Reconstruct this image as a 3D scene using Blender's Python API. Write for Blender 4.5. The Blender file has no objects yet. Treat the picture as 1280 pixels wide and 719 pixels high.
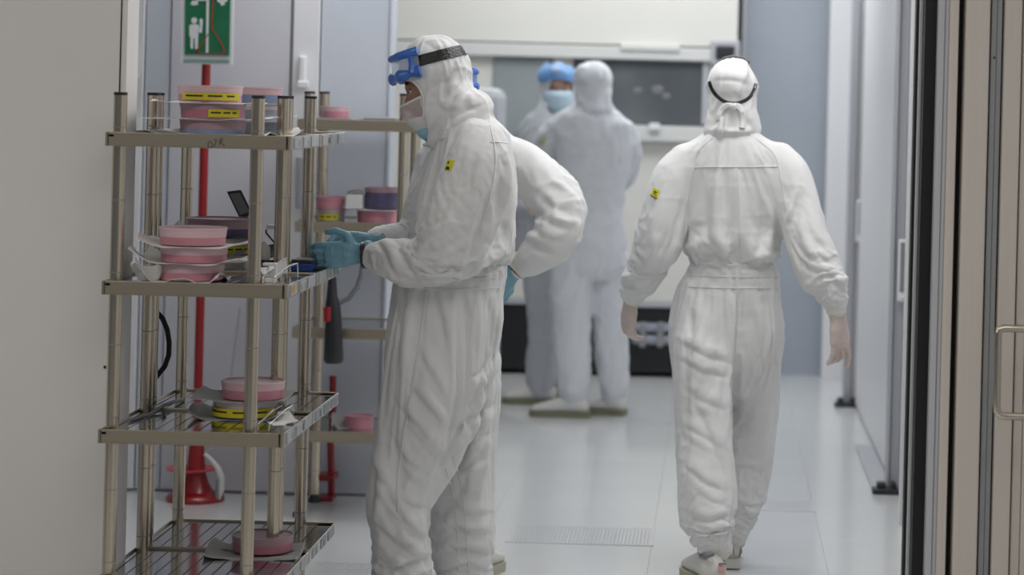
import bpy, bmesh, math, random
import numpy as np
from mathutils import Vector, Matrix
from mathutils.bvhtree import BVHTree

random.seed(7)
W, H = 1280, 719
F = 3022.0                       # focal length in pixels of a 1280 wide frame
VPX, VPY = 900.0, 126.0          # where the room's depth direction vanishes
ROLL = math.radians(1.45)
HC = 1.56                        # camera height
SC = bpy.context.scene
COL = SC.collection

# ------------------------------------------------------------------ camera
cam_d = bpy.data.cameras.new('camera')
cam = bpy.data.objects.new('camera', cam_d)
COL.objects.link(cam)
cr, sr = math.cos(ROLL), math.sin(ROLL)
cam.matrix_world = Matrix(((cr, -sr, 0, 0), (0, 0, -1, 0), (sr, cr, 0, HC), (0, 0, 0, 1)))
cam_d.sensor_width = 36.0
cam_d.lens = F * 36.0 / W
cam_d.shift_x = (W / 2 - VPX) / W
cam_d.shift_y = (VPY - H / 2) / W
cam_d.clip_start = 0.1
cam_d.clip_end = 60
cam_d.dof.use_dof = True
cam_d.dof.focus_distance = 7.05
cam_d.dof.aperture_fstop = 2.6
SC.camera = cam

# ------------------------------------------------------------------ world, lights, exposure
SC.view_settings.view_transform = 'Standard'
SC.view_settings.look = 'None'
SC.view_settings.gamma = 1.0
SC.view_settings.use_curve_mapping = False
SC.view_settings.exposure = -0.16
wd = bpy.data.worlds.new('room_ambient')
SC.world = wd
wd.use_nodes = True
wd.node_tree.nodes['Background'].inputs[0].default_value = (0.86, 0.91, 1.0, 1)
wd.node_tree.nodes['Background'].inputs[1].default_value = 0.13


def area(name, loc, sx, sy, power, col):
    l = bpy.data.lights.new(name, 'AREA')
    l.shape = 'RECTANGLE'
    l.size, l.size_y = sx, sy
    l.energy = power
    l.color = col
    o = bpy.data.objects.new(name, l)
    o.location = loc
    COL.objects.link(o)
    return o


WARM = (1.0, 0.95, 0.88)
COOL = (0.955, 0.98, 1.0)
area('ceiling_and_fill_light', (0.1, 4.2, 2.92), 3.0, 1.6, 27, WARM)
area('ceiling_and_fill_light', (-2.7, 4.2, 2.92), 1.2, 1.2, 27, WARM)  # fill lamp added to brighten the left wall
area('ceiling_and_fill_light', (0.15, 7.4, 2.92), 1.4, 1.2, 31, (0.99, 0.985, 0.97))
area('ceiling_and_fill_light', (-0.9, 9.0, 2.92), 2.4, 0.8, 31, COOL)
area('ceiling_and_fill_light', (-0.4, 12.2, 2.92), 2.6, 1.2, 47, COOL)
area('ceiling_and_fill_light', (-0.4, 13.2, 2.92), 2.6, 0.5, 9, COOL)


# ------------------------------------------------------------------ projection helpers
def P(px, py, Y):
    dx, dy = px - VPX, py - VPY
    u = dx * cr + dy * sr
    v = -dx * sr + dy * cr
    s = F / Y
    return Vector((u / s, Y, HC - v / s))


def S(Y):
    return F / Y


# ------------------------------------------------------------------ materials
def new_mat(name):
    m = bpy.data.materials.new(name)
    m.use_nodes = True
    return m, m.node_tree.nodes, m.node_tree.links, m.node_tree.nodes['Principled BSDF']


def mat(name, col, rough=0.5, metal=0.0, bump=0.0, bscale=60.0, var=0.0, vscale=3.0, alpha=1.0, trans=0.0,
        emis=0.0, aniso=None, coat=0.0, sheen=0.0, sss=0.0, spec=0.5):
    m, n, l, b = new_mat(name)
    c = (*col, 1)
    b.inputs['Base Color'].default_value = c
    b.inputs['Roughness'].default_value = rough
    b.inputs['Metallic'].default_value = metal
    b.inputs['Alpha'].default_value = alpha
    b.inputs['Transmission Weight'].default_value = trans
    b.inputs['Coat Weight'].default_value = coat
    b.inputs['Sheen Weight'].default_value = sheen
    b.inputs['Specular IOR Level'].default_value = spec
    if sss:
        b.inputs['Subsurface Weight'].default_value = sss
        b.inputs['Subsurface Radius'].default_value = (0.01, 0.004, 0.003)
    tc = n.new('ShaderNodeTexCoord')
    mp = n.new('ShaderNodeMapping')
    l.new(tc.outputs['Object'], mp.inputs['Vector'])
    if aniso:
        mp.inputs['Scale'].default_value = aniso
    nz = n.new('ShaderNodeTexNoise')
    nz.inputs['Scale'].default_value = vscale
    nz.inputs['Detail'].default_value = 4
    l.new(mp.outputs['Vector'], nz.inputs['Vector'])
    if var > 0:
        rp = n.new('ShaderNodeValToRGB')
        rp.color_ramp.elements[0].position = 0.3
        rp.color_ramp.elements[1].position = 0.7
        rp.color_ramp.elements[0].color = (*[x * (1 - var) for x in col], 1)
        rp.color_ramp.elements[1].color = (*[min(1, x * (1 + var)) for x in col], 1)
        l.new(nz.outputs['Fac'], rp.inputs['Fac'])
        l.new(rp.outputs['Color'], b.inputs['Base Color'])
    if bump > 0:
        nb = n.new('ShaderNodeTexNoise')
        nb.inputs['Scale'].default_value = bscale
        nb.inputs['Detail'].default_value = 3
        l.new(mp.outputs['Vector'], nb.inputs['Vector'])
        bp = n.new('ShaderNodeBump')
        bp.inputs['Strength'].default_value = bump
        bp.inputs['Distance'].default_value = 0.01
        l.new(nb.outputs['Fac'], bp.inputs['Height'])
        l.new(bp.outputs['Normal'], b.inputs['Normal'])
    return m


M = {}
M['wall_beige'] = mat('painted_wall_beige', (0.75, 0.735, 0.71), 0.7, var=0.02, bump=0.02, bscale=200)
M['panel_lilac'] = mat('lilac_grey_panel', (0.63, 0.63, 0.68), 0.45, var=0.015)
M['panel_blue'] = mat('bluish_frosted_panel', (0.60, 0.64, 0.71), 0.35, var=0.02)
M['panel_white'] = mat('white_enamel_panel', (0.80, 0.80, 0.82), 0.35, var=0.01)
M['panel_grey'] = mat('grey_enamel', (0.44, 0.45, 0.48), 0.4)
M['far_blue'] = mat('far_blue_grey_wall', (0.40, 0.44, 0.50), 0.5, var=0.02)
M['far_beige'] = mat('machine_cream', (0.72, 0.71, 0.66), 0.5, var=0.015)
M['ledge'] = mat('machine_ledge', (0.66, 0.66, 0.64), 0.4)
M['dark_glass'] = mat('dark_glass', (0.10, 0.11, 0.12), 0.12, var=0.1, spec=0.8)
M['grey_glass'] = mat('grey_glass', (0.30, 0.33, 0.34), 0.15, var=0.05)
M['black'] = mat('black_rubber', (0.010, 0.010, 0.011), 0.55)
M['black_soft'] = mat('black_plastic', (0.02, 0.02, 0.022), 0.35)
M['frame_beige'] = mat('beige_anodised_frame', (0.76, 0.70, 0.64), 0.42, var=0.02, aniso=(30, 30, 0.5))
M['frame_white'] = mat('pale_frame', (0.62, 0.63, 0.66), 0.4)
M['frame_blue'] = mat('blue_grey_frame', (0.42, 0.44, 0.45), 0.35)
M['floor'] = mat('glossy_floor_tile', (0.68, 0.69, 0.69), 0.2, var=0.015, vscale=2, coat=0.25, spec=0.5)
M['grate'] = mat('floor_grate', (0.66, 0.67, 0.67), 0.4)
M['grate_dark'] = mat('grate_recess', (0.33, 0.34, 0.35), 0.8)
M['ceiling'] = mat('ceiling_white', (0.75, 0.75, 0.75), 0.8)
M['steel'] = mat('brushed_steel_rail', (0.44, 0.385, 0.30), 0.42, 0.9, var=0.05, vscale=6, aniso=(0.4, 4, 14))
M['steel_side'] = mat('bright_steel_strip', (0.62, 0.61, 0.60), 0.25, 0.9, var=0.08, vscale=8)
M['steel_post'] = mat('steel_tube', (0.62, 0.55, 0.44), 0.24, 1.0, var=0.06, vscale=5, aniso=(6, 6, 0.6))
M['mirror'] = mat('polished_steel_slat', (0.55, 0.55, 0.56), 0.10, 1.0, var=0.04)
M['chrome'] = mat('satin_chrome', (0.62, 0.56, 0.47), 0.2, 1.0)
M['red'] = mat('red_enamel', (0.30, 0.008, 0.010), 0.3, coat=0.3)
M['red_bowl'] = mat('red_plastic_bowl', (0.62, 0.06, 0.08), 0.3)
M['green'] = mat('sign_green', (0.012, 0.17, 0.075), 0.25, var=0.12, vscale=9)
M['sign_white'] = mat('sign_white', (0.75, 0.77, 0.78), 0.4)
M['sign_teal'] = mat('sign_teal_strip', (0.22, 0.36, 0.34), 0.4)
M['reflection_red'] = mat('sign_red_reflection', (0.40, 0.07, 0.03), 0.4)
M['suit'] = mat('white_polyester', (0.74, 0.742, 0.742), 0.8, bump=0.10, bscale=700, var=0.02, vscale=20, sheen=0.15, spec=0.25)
M['suit_dimmed'] = mat('white_polyester_dimmed', (0.66, 0.68, 0.715), 0.8, bump=0.08, bscale=700, var=0.02, vscale=20, sheen=0.1, spec=0.25)  # same white suit, darkened in its colour for the dimmer far light
M['suit_shaded'] = mat('white_polyester_shaded', (0.46, 0.475, 0.50), 0.8, bump=0.08, bscale=700, var=0.02, vscale=20, spec=0.25)  # white suit with shade put into its colour
M['rib'] = mat('ribbed_cuff', (0.74, 0.72, 0.66), 0.85, bump=0.3, bscale=260, aniso=(1, 1, 0.2))
M['skin'] = mat('skin', (0.36, 0.20, 0.135), 0.5, sss=0.12, var=0.06, vscale=30)
M['skin_pale'] = mat('skin_pale', (0.50, 0.30, 0.22), 0.5, sss=0.12, var=0.06, vscale=30)
M['hair'] = mat('black_hair', (0.012, 0.010, 0.009), 0.5)
M['eye_white'] = mat('eye_white', (0.6, 0.58, 0.55), 0.2)
M['iris'] = mat('dark_iris', (0.02, 0.012, 0.008), 0.15)
M['glove_blue'] = mat('blue_nitrile', (0.19, 0.38, 0.48), 0.45, bump=0.25, bscale=60, var=0.08, vscale=14)
M['glove_clear'] = mat('clear_latex', (0.62, 0.52, 0.48), 0.35, bump=0.2, bscale=70, var=0.10, vscale=18, sss=0.1)
M['mask_blue'] = mat('blue_surgical_mask', (0.30, 0.52, 0.66), 0.8, bump=0.15, bscale=120)
M['mask_pale'] = mat('pale_blue_mask', (0.52, 0.66, 0.76), 0.8, bump=0.15, bscale=120)
M['veil'] = mat('sheer_veil', (0.72, 0.62, 0.63), 0.6, alpha=0.55)
M['goggle_blue'] = mat('blue_goggle_frame', (0.045, 0.16, 0.56), 0.25, coat=0.3)
M['goggle_soft'] = mat('pale_blue_goggle', (0.13, 0.29, 0.55), 0.3, coat=0.2)
M['badge_dull'] = mat('dull_badge', (0.50, 0.49, 0.30), 0.6)
M['goggle_lens'] = mat('clear_goggle_lens', (0.62, 0.70, 0.80), 0.05, alpha=0.45)
M['strap'] = mat('black_elastic', (0.006, 0.006, 0.007), 0.32, bump=0.3, bscale=150)
M['shoe'] = mat('white_shoe', (0.66, 0.65, 0.61), 0.55, var=0.04)
M['sole'] = mat('cream_sole', (0.46, 0.45, 0.35), 0.6)
M['sole_dark'] = mat('olive_sole', (0.20, 0.20, 0.13), 0.6)
M['shoe_grey'] = mat('grey_shoe_trim', (0.18, 0.18, 0.20), 0.6)
M['shoe_pink'] = mat('pink_heel_patch', (0.70, 0.38, 0.33), 0.6)
M['yellow'] = mat('yellow_label', (0.62, 0.53, 0.02), 0.5)
M['yellow_badge'] = mat('yellow_badge', (0.66, 0.62, 0.02), 0.5)
M['ink'] = mat('black_ink', (0.012, 0.012, 0.010), 0.6)
M['marker'] = mat('grey_marker', (0.10, 0.09, 0.06), 0.6)
M['paper'] = mat('white_paper', (0.82, 0.82, 0.80), 0.75, var=0.05, vscale=20)
M['paper_grey'] = mat('grey_paper', (0.40, 0.40, 0.39), 0.7, var=0.08, vscale=20)
M['pink'] = mat('pink_plastic', (0.60, 0.26, 0.32), 0.3, sss=0.15, var=0.06, vscale=15)
M['pink_deep'] = mat('deep_pink_plastic', (0.50, 0.19, 0.25), 0.3, sss=0.1, var=0.08, vscale=15)
M['pink_dull'] = mat('dusky_pink_plastic', (0.42, 0.27, 0.31), 0.3, var=0.08, vscale=15)
M['lid'] = mat('frosted_pink_lid', (0.72, 0.50, 0.54), 0.3, sss=0.15, var=0.04)
M['lid_clear'] = mat('frosted_clear_lid', (0.66, 0.58, 0.62), 0.3, var=0.05)
M['blue_fill'] = mat('blue_contents', (0.24, 0.30, 0.46), 0.35, var=0.15, vscale=25)
M['violet_fill'] = mat('dark_violet_contents', (0.10, 0.085, 0.17), 0.35, var=0.2, vscale=25)
M['grey_fill'] = mat('blue_grey_contents', (0.28, 0.30, 0.36), 0.35, var=0.12, vscale=25)
M['clear_fill'] = mat('cloudy_clear_plastic', (0.42, 0.40, 0.38), 0.3, var=0.08)
M['amber_fill'] = mat('amber_grey_contents', (0.40, 0.36, 0.30), 0.3, var=0.08)
M['device'] = mat('dark_device', (0.035, 0.037, 0.042), 0.35)
M['screen'] = mat('grey_screen', (0.22, 0.23, 0.24), 0.15)
M['blue_box'] = mat('blue_plastic', (0.02, 0.06, 0.26), 0.35)
M['white_plastic'] = mat('white_plastic', (0.72, 0.72, 0.72), 0.35)
M['tray'] = mat('grey_tray', (0.30, 0.30, 0.31), 0.35, 0.3)
M['orange'] = mat('orange_sticker', (0.62, 0.28, 0.01), 0.5)
M['red_tape'] = mat('red_label', (0.45, 0.03, 0.03), 0.5)

# ------------------------------------------------------------------ object helpers
ORG = {}


def tag(o, label=None, cat=None, group=None, kind=None):
    if label: o['label'] = label
    if cat: o['category'] = cat
    if group: o['group'] = group
    if kind: o['kind'] = kind
    return o


def empty(name, loc, label=None, cat=None, group=None, kind=None):
    o = bpy.data.objects.new(name, None)
    o.empty_display_size = 0.1
    o.location = loc
    COL.objects.link(o)
    ORG[o.name] = Vector(loc)
    return tag(o, label, cat, group, kind)


def link_mesh(name, me, material, parent=None, org=None, smooth=None):
    """me holds world coordinates; shift them to the thing's origin and link."""
    if parent is not None:
        org = ORG[parent.name]
    elif org is None:
        n = len(me.vertices)
        a = np.empty(n * 3)
        me.vertices.foreach_get('co', a)
        a = a.reshape(-1, 3)
        c = (a.min(0) + a.max(0)) / 2
        org = Vector((c[0], c[1], a[:, 2].min()))
    me.transform(Matrix.Translation(-Vector(org)))
    for m_ in (material if isinstance(material, (list, tuple)) else [material]):
        me.materials.append(m_)
    o = bpy.data.objects.new(name, me)
    COL.objects.link(o)
    ORG[o.name] = Vector(org)
    if parent is not None:
        o.parent = parent
    else:
        o.location = org
    if smooth is not None:
        me.polygons.foreach_set('use_smooth', [smooth] * len(me.polygons))
    return o


def frame_for(t, ref):
    t = t.normalized()
    u = t.cross(ref)
    if u.length < 1e-4:
        u = t.cross(Vector((1, 0, 0)))
    u.normalize()
    v = u.cross(t).normalized()
    return u, v


def catmull(pts, n):
    """pts: list of tuples of floats; resample n steps per span."""
    a = [np.array(p, float) for p in pts]
    a = [2 * a[0] - a[1]] + a + [2 * a[-1] - a[-2]]
    out = []
    for i in range(1, len(a) - 2):
        for k in range(n):
            t = k / n
            p0, p1, p2, p3 = a[i - 1], a[i], a[i + 1], a[i + 2]
            out.append(0.5 * (2 * p1 + (p2 - p0) * t + (2 * p0 - 5 * p1 + 4 * p2 - p3) * t * t
                              + (3 * p1 - p0 - 3 * p2 + p3) * t ** 3))
    out.append(a[-2])
    return out


class MB:
    def __init__(self):
        self.bm = bmesh.new()

    def ring(self, c, u, v, ra, rb, n, e=2.0):
        r = []
        for k in range(n):
            a = 2 * math.pi * k / n
            ca, sa = math.cos(a), math.sin(a)
            if e != 2.0:
                ca = math.copysign(abs(ca) ** (2 / e), ca)
                sa = math.copysign(abs(sa) ** (2 / e), sa)
            r.append(self.bm.verts.new(Vector(c) + u * (ra * ca) + v * (rb * sa)))
        return r

    def bridge(self, a, b):
        n = len(a)
        for k in range(n):
            self.bm.faces.new((a[k], a[(k + 1) % n], b[(k + 1) % n], b[k]))

    def box(self, x0, x1, y0, y1, z0, z1, bev=0.0, m=None):
        b2 = bmesh.new()
        bmesh.ops.create_cube(b2, size=1)
        for v in b2.verts:
            v.co = Vector(((x0 + x1) / 2 + v.co.x * (x1 - x0), (y0 + y1) / 2 + v.co.y * (y1 - y0), (z0 + z1) / 2 + v.co.z * (z1 - z0)))
        if bev > 0:
            bmesh.ops.bevel(b2, geom=b2.edges[:], offset=bev, segments=2, affect='EDGES', profile=0.5)
        if m is not None:
            b2.transform(m)
        self.merge(b2)
        return self

    def merge(self, b2):
        me = bpy.data.meshes.new('tmp')
        b2.to_mesh(me)
        b2.free()
        self.bm.from_mesh(me)
        bpy.data.meshes.remove(me)

    def tube(self, pts, r, n=10, cap=True, ref=Vector((0, 1, 0)), flat=1.0):
        pts = [Vector(p) for p in pts]
        rs = r if isinstance(r, (list, tuple)) else [r] * len(pts)
        prev = None
        first = None
        for i, p in enumerate(pts):
            t = (pts[min(i + 1, len(pts) - 1)] - pts[max(i - 1, 0)])
            u, v = frame_for(t, ref)
            cur = self.ring(p, u, v, rs[i], rs[i] * flat, n)
            if prev: self.bridge(prev, cur)
            else: first = cur
            prev = cur
        if cap:
            self.bm.faces.new(first[::-1])
            self.bm.faces.new(prev)
        return self

    def loft(self, rings, n=28, ref=Vector((0, 1, 0)), sub=4, e=2.15):
        """rings: (Vector, ra, rb) with ra in the picture plane, rb along ref. Returns centre line."""
        pts = catmull([(*c, ra, rb) for c, ra, rb in rings], sub)
        cs = [Vector(p[:3]) for p in pts]
        prev = None
        for i, p in enumerate(pts):
            t = cs[min(i + 1, len(cs) - 1)] - cs[max(i - 1, 0)]
            u, v = frame_for(t, ref)
            ra, rb = max(p[3], 0.002), max(p[4], 0.002)
            if i == 0:
                c0 = self.ring(cs[0] - t.normalized() * min(ra, rb) * 0.45, u, v, ra * 0.6, rb * 0.6, n, e)
                self.bm.faces.new(c0[::-1])
                prev = c0
            cur = self.ring(cs[i], u, v, ra, rb, n, e)
            self.bridge(prev, cur)
            prev = cur
            if i == len(pts) - 1:
                c1 = self.ring(cs[-1] + t.normalized() * min(ra, rb) * 0.45, u, v, ra * 0.6, rb * 0.6, n, e)
                self.bridge(prev, c1)
                self.bm.faces.new(c1)
        return np.array([list(c) for c in cs])

    def ellipsoid(self, c, r, rot=None, sub=4):
        b2 = bmesh.new()
        bmesh.ops.create_icosphere(b2, subdivisions=sub, radius=1)
        m = Matrix.Translation(Vector(c)) @ (rot.to_4x4() if rot is not None else Matrix.Identity(4)) @ Matrix.Diagonal((*r, 1))
        b2.transform(m)
        self.merge(b2)
        return self

    def lathe(self, c, prof, n=32):
        """prof: (radius, z) from bottom to top round a vertical axis at c."""
        c = Vector(c)
        X, Yv = Vector((1, 0, 0)), Vector((0, 1, 0))
        prev = None
        for i, (r, z) in enumerate(prof):
            cur = self.ring(c + Vector((0, 0, z)), X, Yv, max(r, 1e-4), max(r, 1e-4), n)
            if prev: self.bridge(prev, cur)
            else: self.bm.faces.new(cur[::-1])
            prev = cur
        self.bm.faces.new(prev)
        return self

    def grid(self, f, nu, nv):
        vs = [[self.bm.verts.new(f(i / nu, j / nv)) for j in range(nv + 1)] for i in range(nu + 1)]
        for i in range(nu):
            for j in range(nv):
                self.bm.faces.new((vs[i][j], vs[i + 1][j], vs[i + 1][j + 1], vs[i][j + 1]))
        return self

    def thicken(self, t):
        bmesh.ops.recalc_face_normals(self.bm, faces=self.bm.faces[:])
        bmesh.ops.solidify(self.bm, geom=self.bm.faces[:], thickness=t)
        return self

    def mesh(self, name='m', recalc=True):
        if recalc:
            bmesh.ops.recalc_face_normals(self.bm, faces=self.bm.faces[:])
        me = bpy.data.meshes.new(name)
        self.bm.to_mesh(me)
        self.bm.free()
        return me

    def build(self, name, material, parent=None, smooth=False, org=None, recalc=True):
        me = self.mesh(name, recalc)
        o = link_mesh(name, me, material, parent, org)
        if smooth:
            me.polygons.foreach_set('use_smooth', [True] * len(me.polygons))
            me.set_sharp_from_angle(angle=math.radians(38))
        return o


def struct(o, label=None):
    o['kind'] = 'structure'
    if label: o['label'] = label
    return o


# ------------------------------------------------------------------ noise and cloth
def _hash(ix, iy, iz, s):
    h = (ix * 374761393 + iy * 668265263 + iz * 2147483647 + s * 1274126177) & 0xFFFFFFFF
    h = ((h ^ (h >> 13)) * 1274126177) & 0xFFFFFFFF
    return ((h ^ (h >> 16)) & 0xFFFF) / 32767.5 - 1.0


def vnoise(p, s=0):
    i = np.floor(p).astype(np.int64)
    f = p - i
    w = f * f * f * (f * (f * 6 - 15) + 10)
    r = 0
    for dx in (0, 1):
        for dy in (0, 1):
            for dz in (0, 1):
                g = _hash(i[:, 0] + dx, i[:, 1] + dy, i[:, 2] + dz, s)
                r = r + g * (w[:, 0] if dx else 1 - w[:, 0]) * (w[:, 1] if dy else 1 - w[:, 1]) * (w[:, 2] if dz else 1 - w[:, 2])
    return r


def ridge(n, k=2.0):
    return (1 - np.abs(np.clip(n * 1.4, -1, 1))) ** k


def remesh(me, voxel):
    o = bpy.data.objects.new('tmp', me)
    COL.objects.link(o)
    md = o.modifiers.new('r', 'REMESH')
    md.mode = 'VOXEL'
    md.voxel_size = voxel
    dg = bpy.context.evaluated_depsgraph_get()
    dg.update()
    out = bpy.data.meshes.new_from_object(o.evaluated_get(dg))
    bpy.data.objects.remove(o)
    bpy.data.meshes.remove(me)
    return out


def get_co(me):
    a = np.empty(len(me.vertices) * 3)
    me.vertices.foreach_get('co', a)
    return a.reshape(-1, 3)


def get_no(me):
    a = np.empty(len(me.vertices) * 3, dtype=np.float32)
    me.vertices.foreach_get('normal', a)
    return a.reshape(-1, 3).astype(float)


def set_co(me, a):
    me.vertices.foreach_set('co', a.ravel())
    me.update()


def lap_smooth(me, it, lam=0.5):
    ne = len(me.edges)
    e = np.empty(ne * 2, dtype=np.int32)
    me.edges.foreach_get('vertices', e)
    e = e.reshape(-1, 2)
    a = get_co(me)
    n = len(a)
    deg = np.bincount(e.ravel(), minlength=n)[:, None]
    for _ in range(it):
        s = np.zeros_like(a)
        for k in range(3):
            s[:, k] = np.bincount(e[:, 0], a[e[:, 1], k], n) + np.bincount(e[:, 1], a[e[:, 0], k], n)
        a = a + lam * (s / np.maximum(deg, 1) - a)
    set_co(me, a)


def project(a):
    s = F / a[:, 1]
    u = a[:, 0] * s
    v = (HC - a[:, 2]) * s
    return VPX + u * cr - v * sr, VPY + u * sr + v * cr


def stroke_disp(a, no, strokes):
    """folds along given lines: a soft rise on one side, a sharp valley on the other, dying out at the ends"""
    d = np.zeros(len(a))
    if not len(strokes):
        return d
    px, py = project(a)
    wob = 1.6 * vnoise(a * 25, 12)
    for pl, w, amp in strokes:
        w = w * 1.35
        dm = np.full(len(a), 1e9)
        sg = np.ones(len(a))
        u = np.zeros(len(a))
        n = len(pl) - 1
        for i, ((x0, y0), (x1, y1)) in enumerate(zip(pl[:-1], pl[1:])):
            L2 = (x1 - x0) ** 2 + (y1 - y0) ** 2
            k = np.clip(((px - x0) * (x1 - x0) + (py - y0) * (y1 - y0)) / L2, 0, 1)
            dd = np.hypot(px - x0 - k * (x1 - x0), py - y0 - k * (y1 - y0))
            m = dd < dm
            dm = np.where(m, dd, dm)
            sg = np.where(m, np.sign((x1 - x0) * (py - y0) - (y1 - y0) * (px - x0)), sg)
            u = np.where(m, (i + k) / n, u)
        z = (sg * dm + wob) / w
        g = np.exp(-((z + .7) / 1.25) ** 2) - .85 * np.exp(-((z - .55) / .5) ** 2)
        taper = np.clip(np.sin(np.pi * np.clip(u, .02, .98)), 0, 1) ** .7 * np.exp(-np.clip(np.abs(z) - 3, 0, 9))
        d += np.where(no[:, 1] < 0.12, amp * g * taper, 0)
    return d


def cloth_displace(me, lines, amps, seed=0, strokes=(), bands=(), wmul=1.0):
    """Folds in the surface: rings where the limb bends, long folds where it hangs."""
    a = get_co(me)
    no = get_no(me)
    best = np.full(len(a), 1e9)
    t = np.zeros(len(a)); ang = np.zeros(len(a)); ring_a = np.zeros(len(a)); long_a = np.zeros(len(a)); lid = np.zeros(len(a))
    for li, (ln, am) in enumerate(zip(lines, amps)):
        d = np.linalg.norm(np.diff(ln, axis=0), axis=1)
        arc = np.concatenate([[0], np.cumsum(d)])
        frac = np.linspace(0, 1, len(ln))
        am = np.array(am, float)
        ra = np.interp(frac, np.linspace(0, 1, len(am)), am[:, 0])
        la = np.interp(frac, np.linspace(0, 1, len(am)), am[:, 1])
        for c0 in range(0, len(a), 20000):
            q = a[c0:c0 + 20000]
            D = np.linalg.norm(q[:, None, :] - ln[None], axis=2)
            j = D.argmin(1)
            dd = D[np.arange(len(q)), j]
            m = dd < best[c0:c0 + 20000]
            idx = np.nonzero(m)[0] + c0
            jj = j[m]
            best[idx] = dd[m]
            lid[idx] = li
            tan = np.gradient(ln, axis=0)
            tan /= np.linalg.norm(tan, axis=1)[:, None] + 1e-9
            r = a[idx] - ln[jj]
            t[idx] = arc[jj] + (r * tan[jj]).sum(1)
            ang[idx] = np.arctan2(r[:, 1], (r * np.cross(tan[jj], np.array([0, 1, 0]))).sum(1))
            ring_a[idx] = ra[jj]
            long_a[idx] = la[jj]
    ca, sa = np.cos(ang), np.sin(ang)
    wob = vnoise(a * 9 + seed, 3) * 0.35
    tt = t * wmul
    q1 = np.stack([ca * 0.75 + seed + wob + lid * 5, sa * 0.75 + tt * 2.0, tt * 15 + wob * 2.2], 1)
    q2 = np.stack([ca * 2.6 + tt * 2.5 + seed + lid * 3, sa * 2.6 - tt * 1.5 + wob, tt * 3.0], 1)
    q3 = np.stack([ca * 1.5 + tt * 6 + lid * 7, sa * 1.5 - tt * 5 + wob, tt * 6.5], 1)
    n1 = ridge(vnoise(q1, seed + 1)) - 0.45
    n2 = ridge(vnoise(q2, seed + 2)) - 0.45
    n3 = ridge(vnoise(q3, seed + 5)) - 0.45
    n4 = vnoise(a * 16, seed + 9)
    d = ring_a * (n1 * 1.0 + 0.35 * n3) + long_a * (n2 * 0.8 + n3 * 0.7) + 0.0018 * n4
    d += stroke_disp(a, no, strokes)
    a = a + no * d[:, None]
    for (c, half, axis, strength) in bands:
        # gathered elastic: fine pleats either side of the band
        c = np.array(c); ax = np.array(axis); ax = ax / np.linalg.norm(ax)
        rel = a - c
        h = rel @ ax
        rr = np.linalg.norm(rel - h[:, None] * ax, axis=1)
        m = np.exp(-(h / (half * 2.6)) ** 2) * (rr < 0.26)
        core = np.exp(-(h / half) ** 4) * (rr < 0.26)
        th = np.arctan2(rel[:, 1], rel[:, 0])
        pl = vnoise(np.stack([np.cos(th) * 9, np.sin(th) * 9, h * 9], 1), seed + 4)
        a = a + no * (strength * (m - core) * pl * 1.5 + strength * core * (0.35 + 0.4 * pl))[:, None]
    set_co(me, a)


def surface_patch(tree, poly, off, nx=6, ny=6):
    """quad patch given by four picture points laid on a surface."""
    mb = MB()
    eye = Vector((0, 0, HC))

    def f(i, j):
        x = (poly[0][0] * (1 - i) + poly[1][0] * i) * (1 - j) + (poly[3][0] * (1 - i) + poly[2][0] * i) * j
        y = (poly[0][1] * (1 - i) + poly[1][1] * i) * (1 - j) + (poly[3][1] * (1 - i) + poly[2][1] * i) * j
        d = (P(x, y, 7.0) - eye).normalized()
        h, nrm, _, _ = tree.ray_cast(eye, d)
        if h is None:
            return P(x, y, 7.0)
        return h - d * off
    mb.grid(f, nx, ny)
    return mb


def surface_ribbon(tree, line, wpx, off, n=10):
    """a narrow raised strip along picture points laid on a surface."""
    eye = Vector((0, 0, HC))
    pts = catmull([(x, y) for x, y in line], n)
    mb = MB()
    rows = []
    hits = []
    for i, p in enumerate(pts):
        q0, q1 = pts[max(i - 1, 0)], pts[min(i + 1, len(pts) - 1)]
        t = (q1 - q0); t = t / (np.linalg.norm(t) + 1e-9)
        nn = np.array([-t[1], t[0]])
        row = []
        for k in (-1, -0.5, 0.5, 1):
            x, y = p + nn * wpx * 0.5 * k
            d = (P(x, y, 7.0) - eye).normalized()
            h, nrm, _, _ = tree.ray_cast(eye, d)
            row.append(None if h is None else h - d * (off if abs(k) < 0.9 else off * 0.1))
        if all(r is not None for r in row):
            rows.append([mb.bm.verts.new(r) for r in row])
    for r0, r1 in zip(rows[:-1], rows[1:]):
        for k in range(3):
            mb.bm.faces.new((r0[k], r0[k + 1], r1[k + 1], r1[k]))
    return mb

# ================================================================== THE SETTING
fl = struct(MB().box(-4.5, 2.2, 1.5, 14.4, -0.06, -0.021).build('floor', M['grate'], org=(0, 0, -0.021)), 'glossy pale grey raised floor of square tiles')
tile_me = None
for i in range(-6, 4):
    for j in range(0, 15):
        x, y = i * 0.6 + 0.1, 5.35 + j * 0.6
        if tile_me is None:
            mb = MB().box(-0.2997, 0.2997, -0.2997, 0.2997, -0.02, 0.0, 0.0004)
            tile_me = mb.mesh('tile')
            tile_me.materials.append(M['floor'])
        o = bpy.data.objects.new('tile', tile_me)
        COL.objects.link(o)
        o.parent = fl
        o.location = Vector((x, y, 0)) - ORG[fl.name]
struct(MB().box(-4.5, 2.2, 1.5, 14.4, 3.0, 3.06).build('ceiling', M['ceiling']), 'white ceiling')


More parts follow.
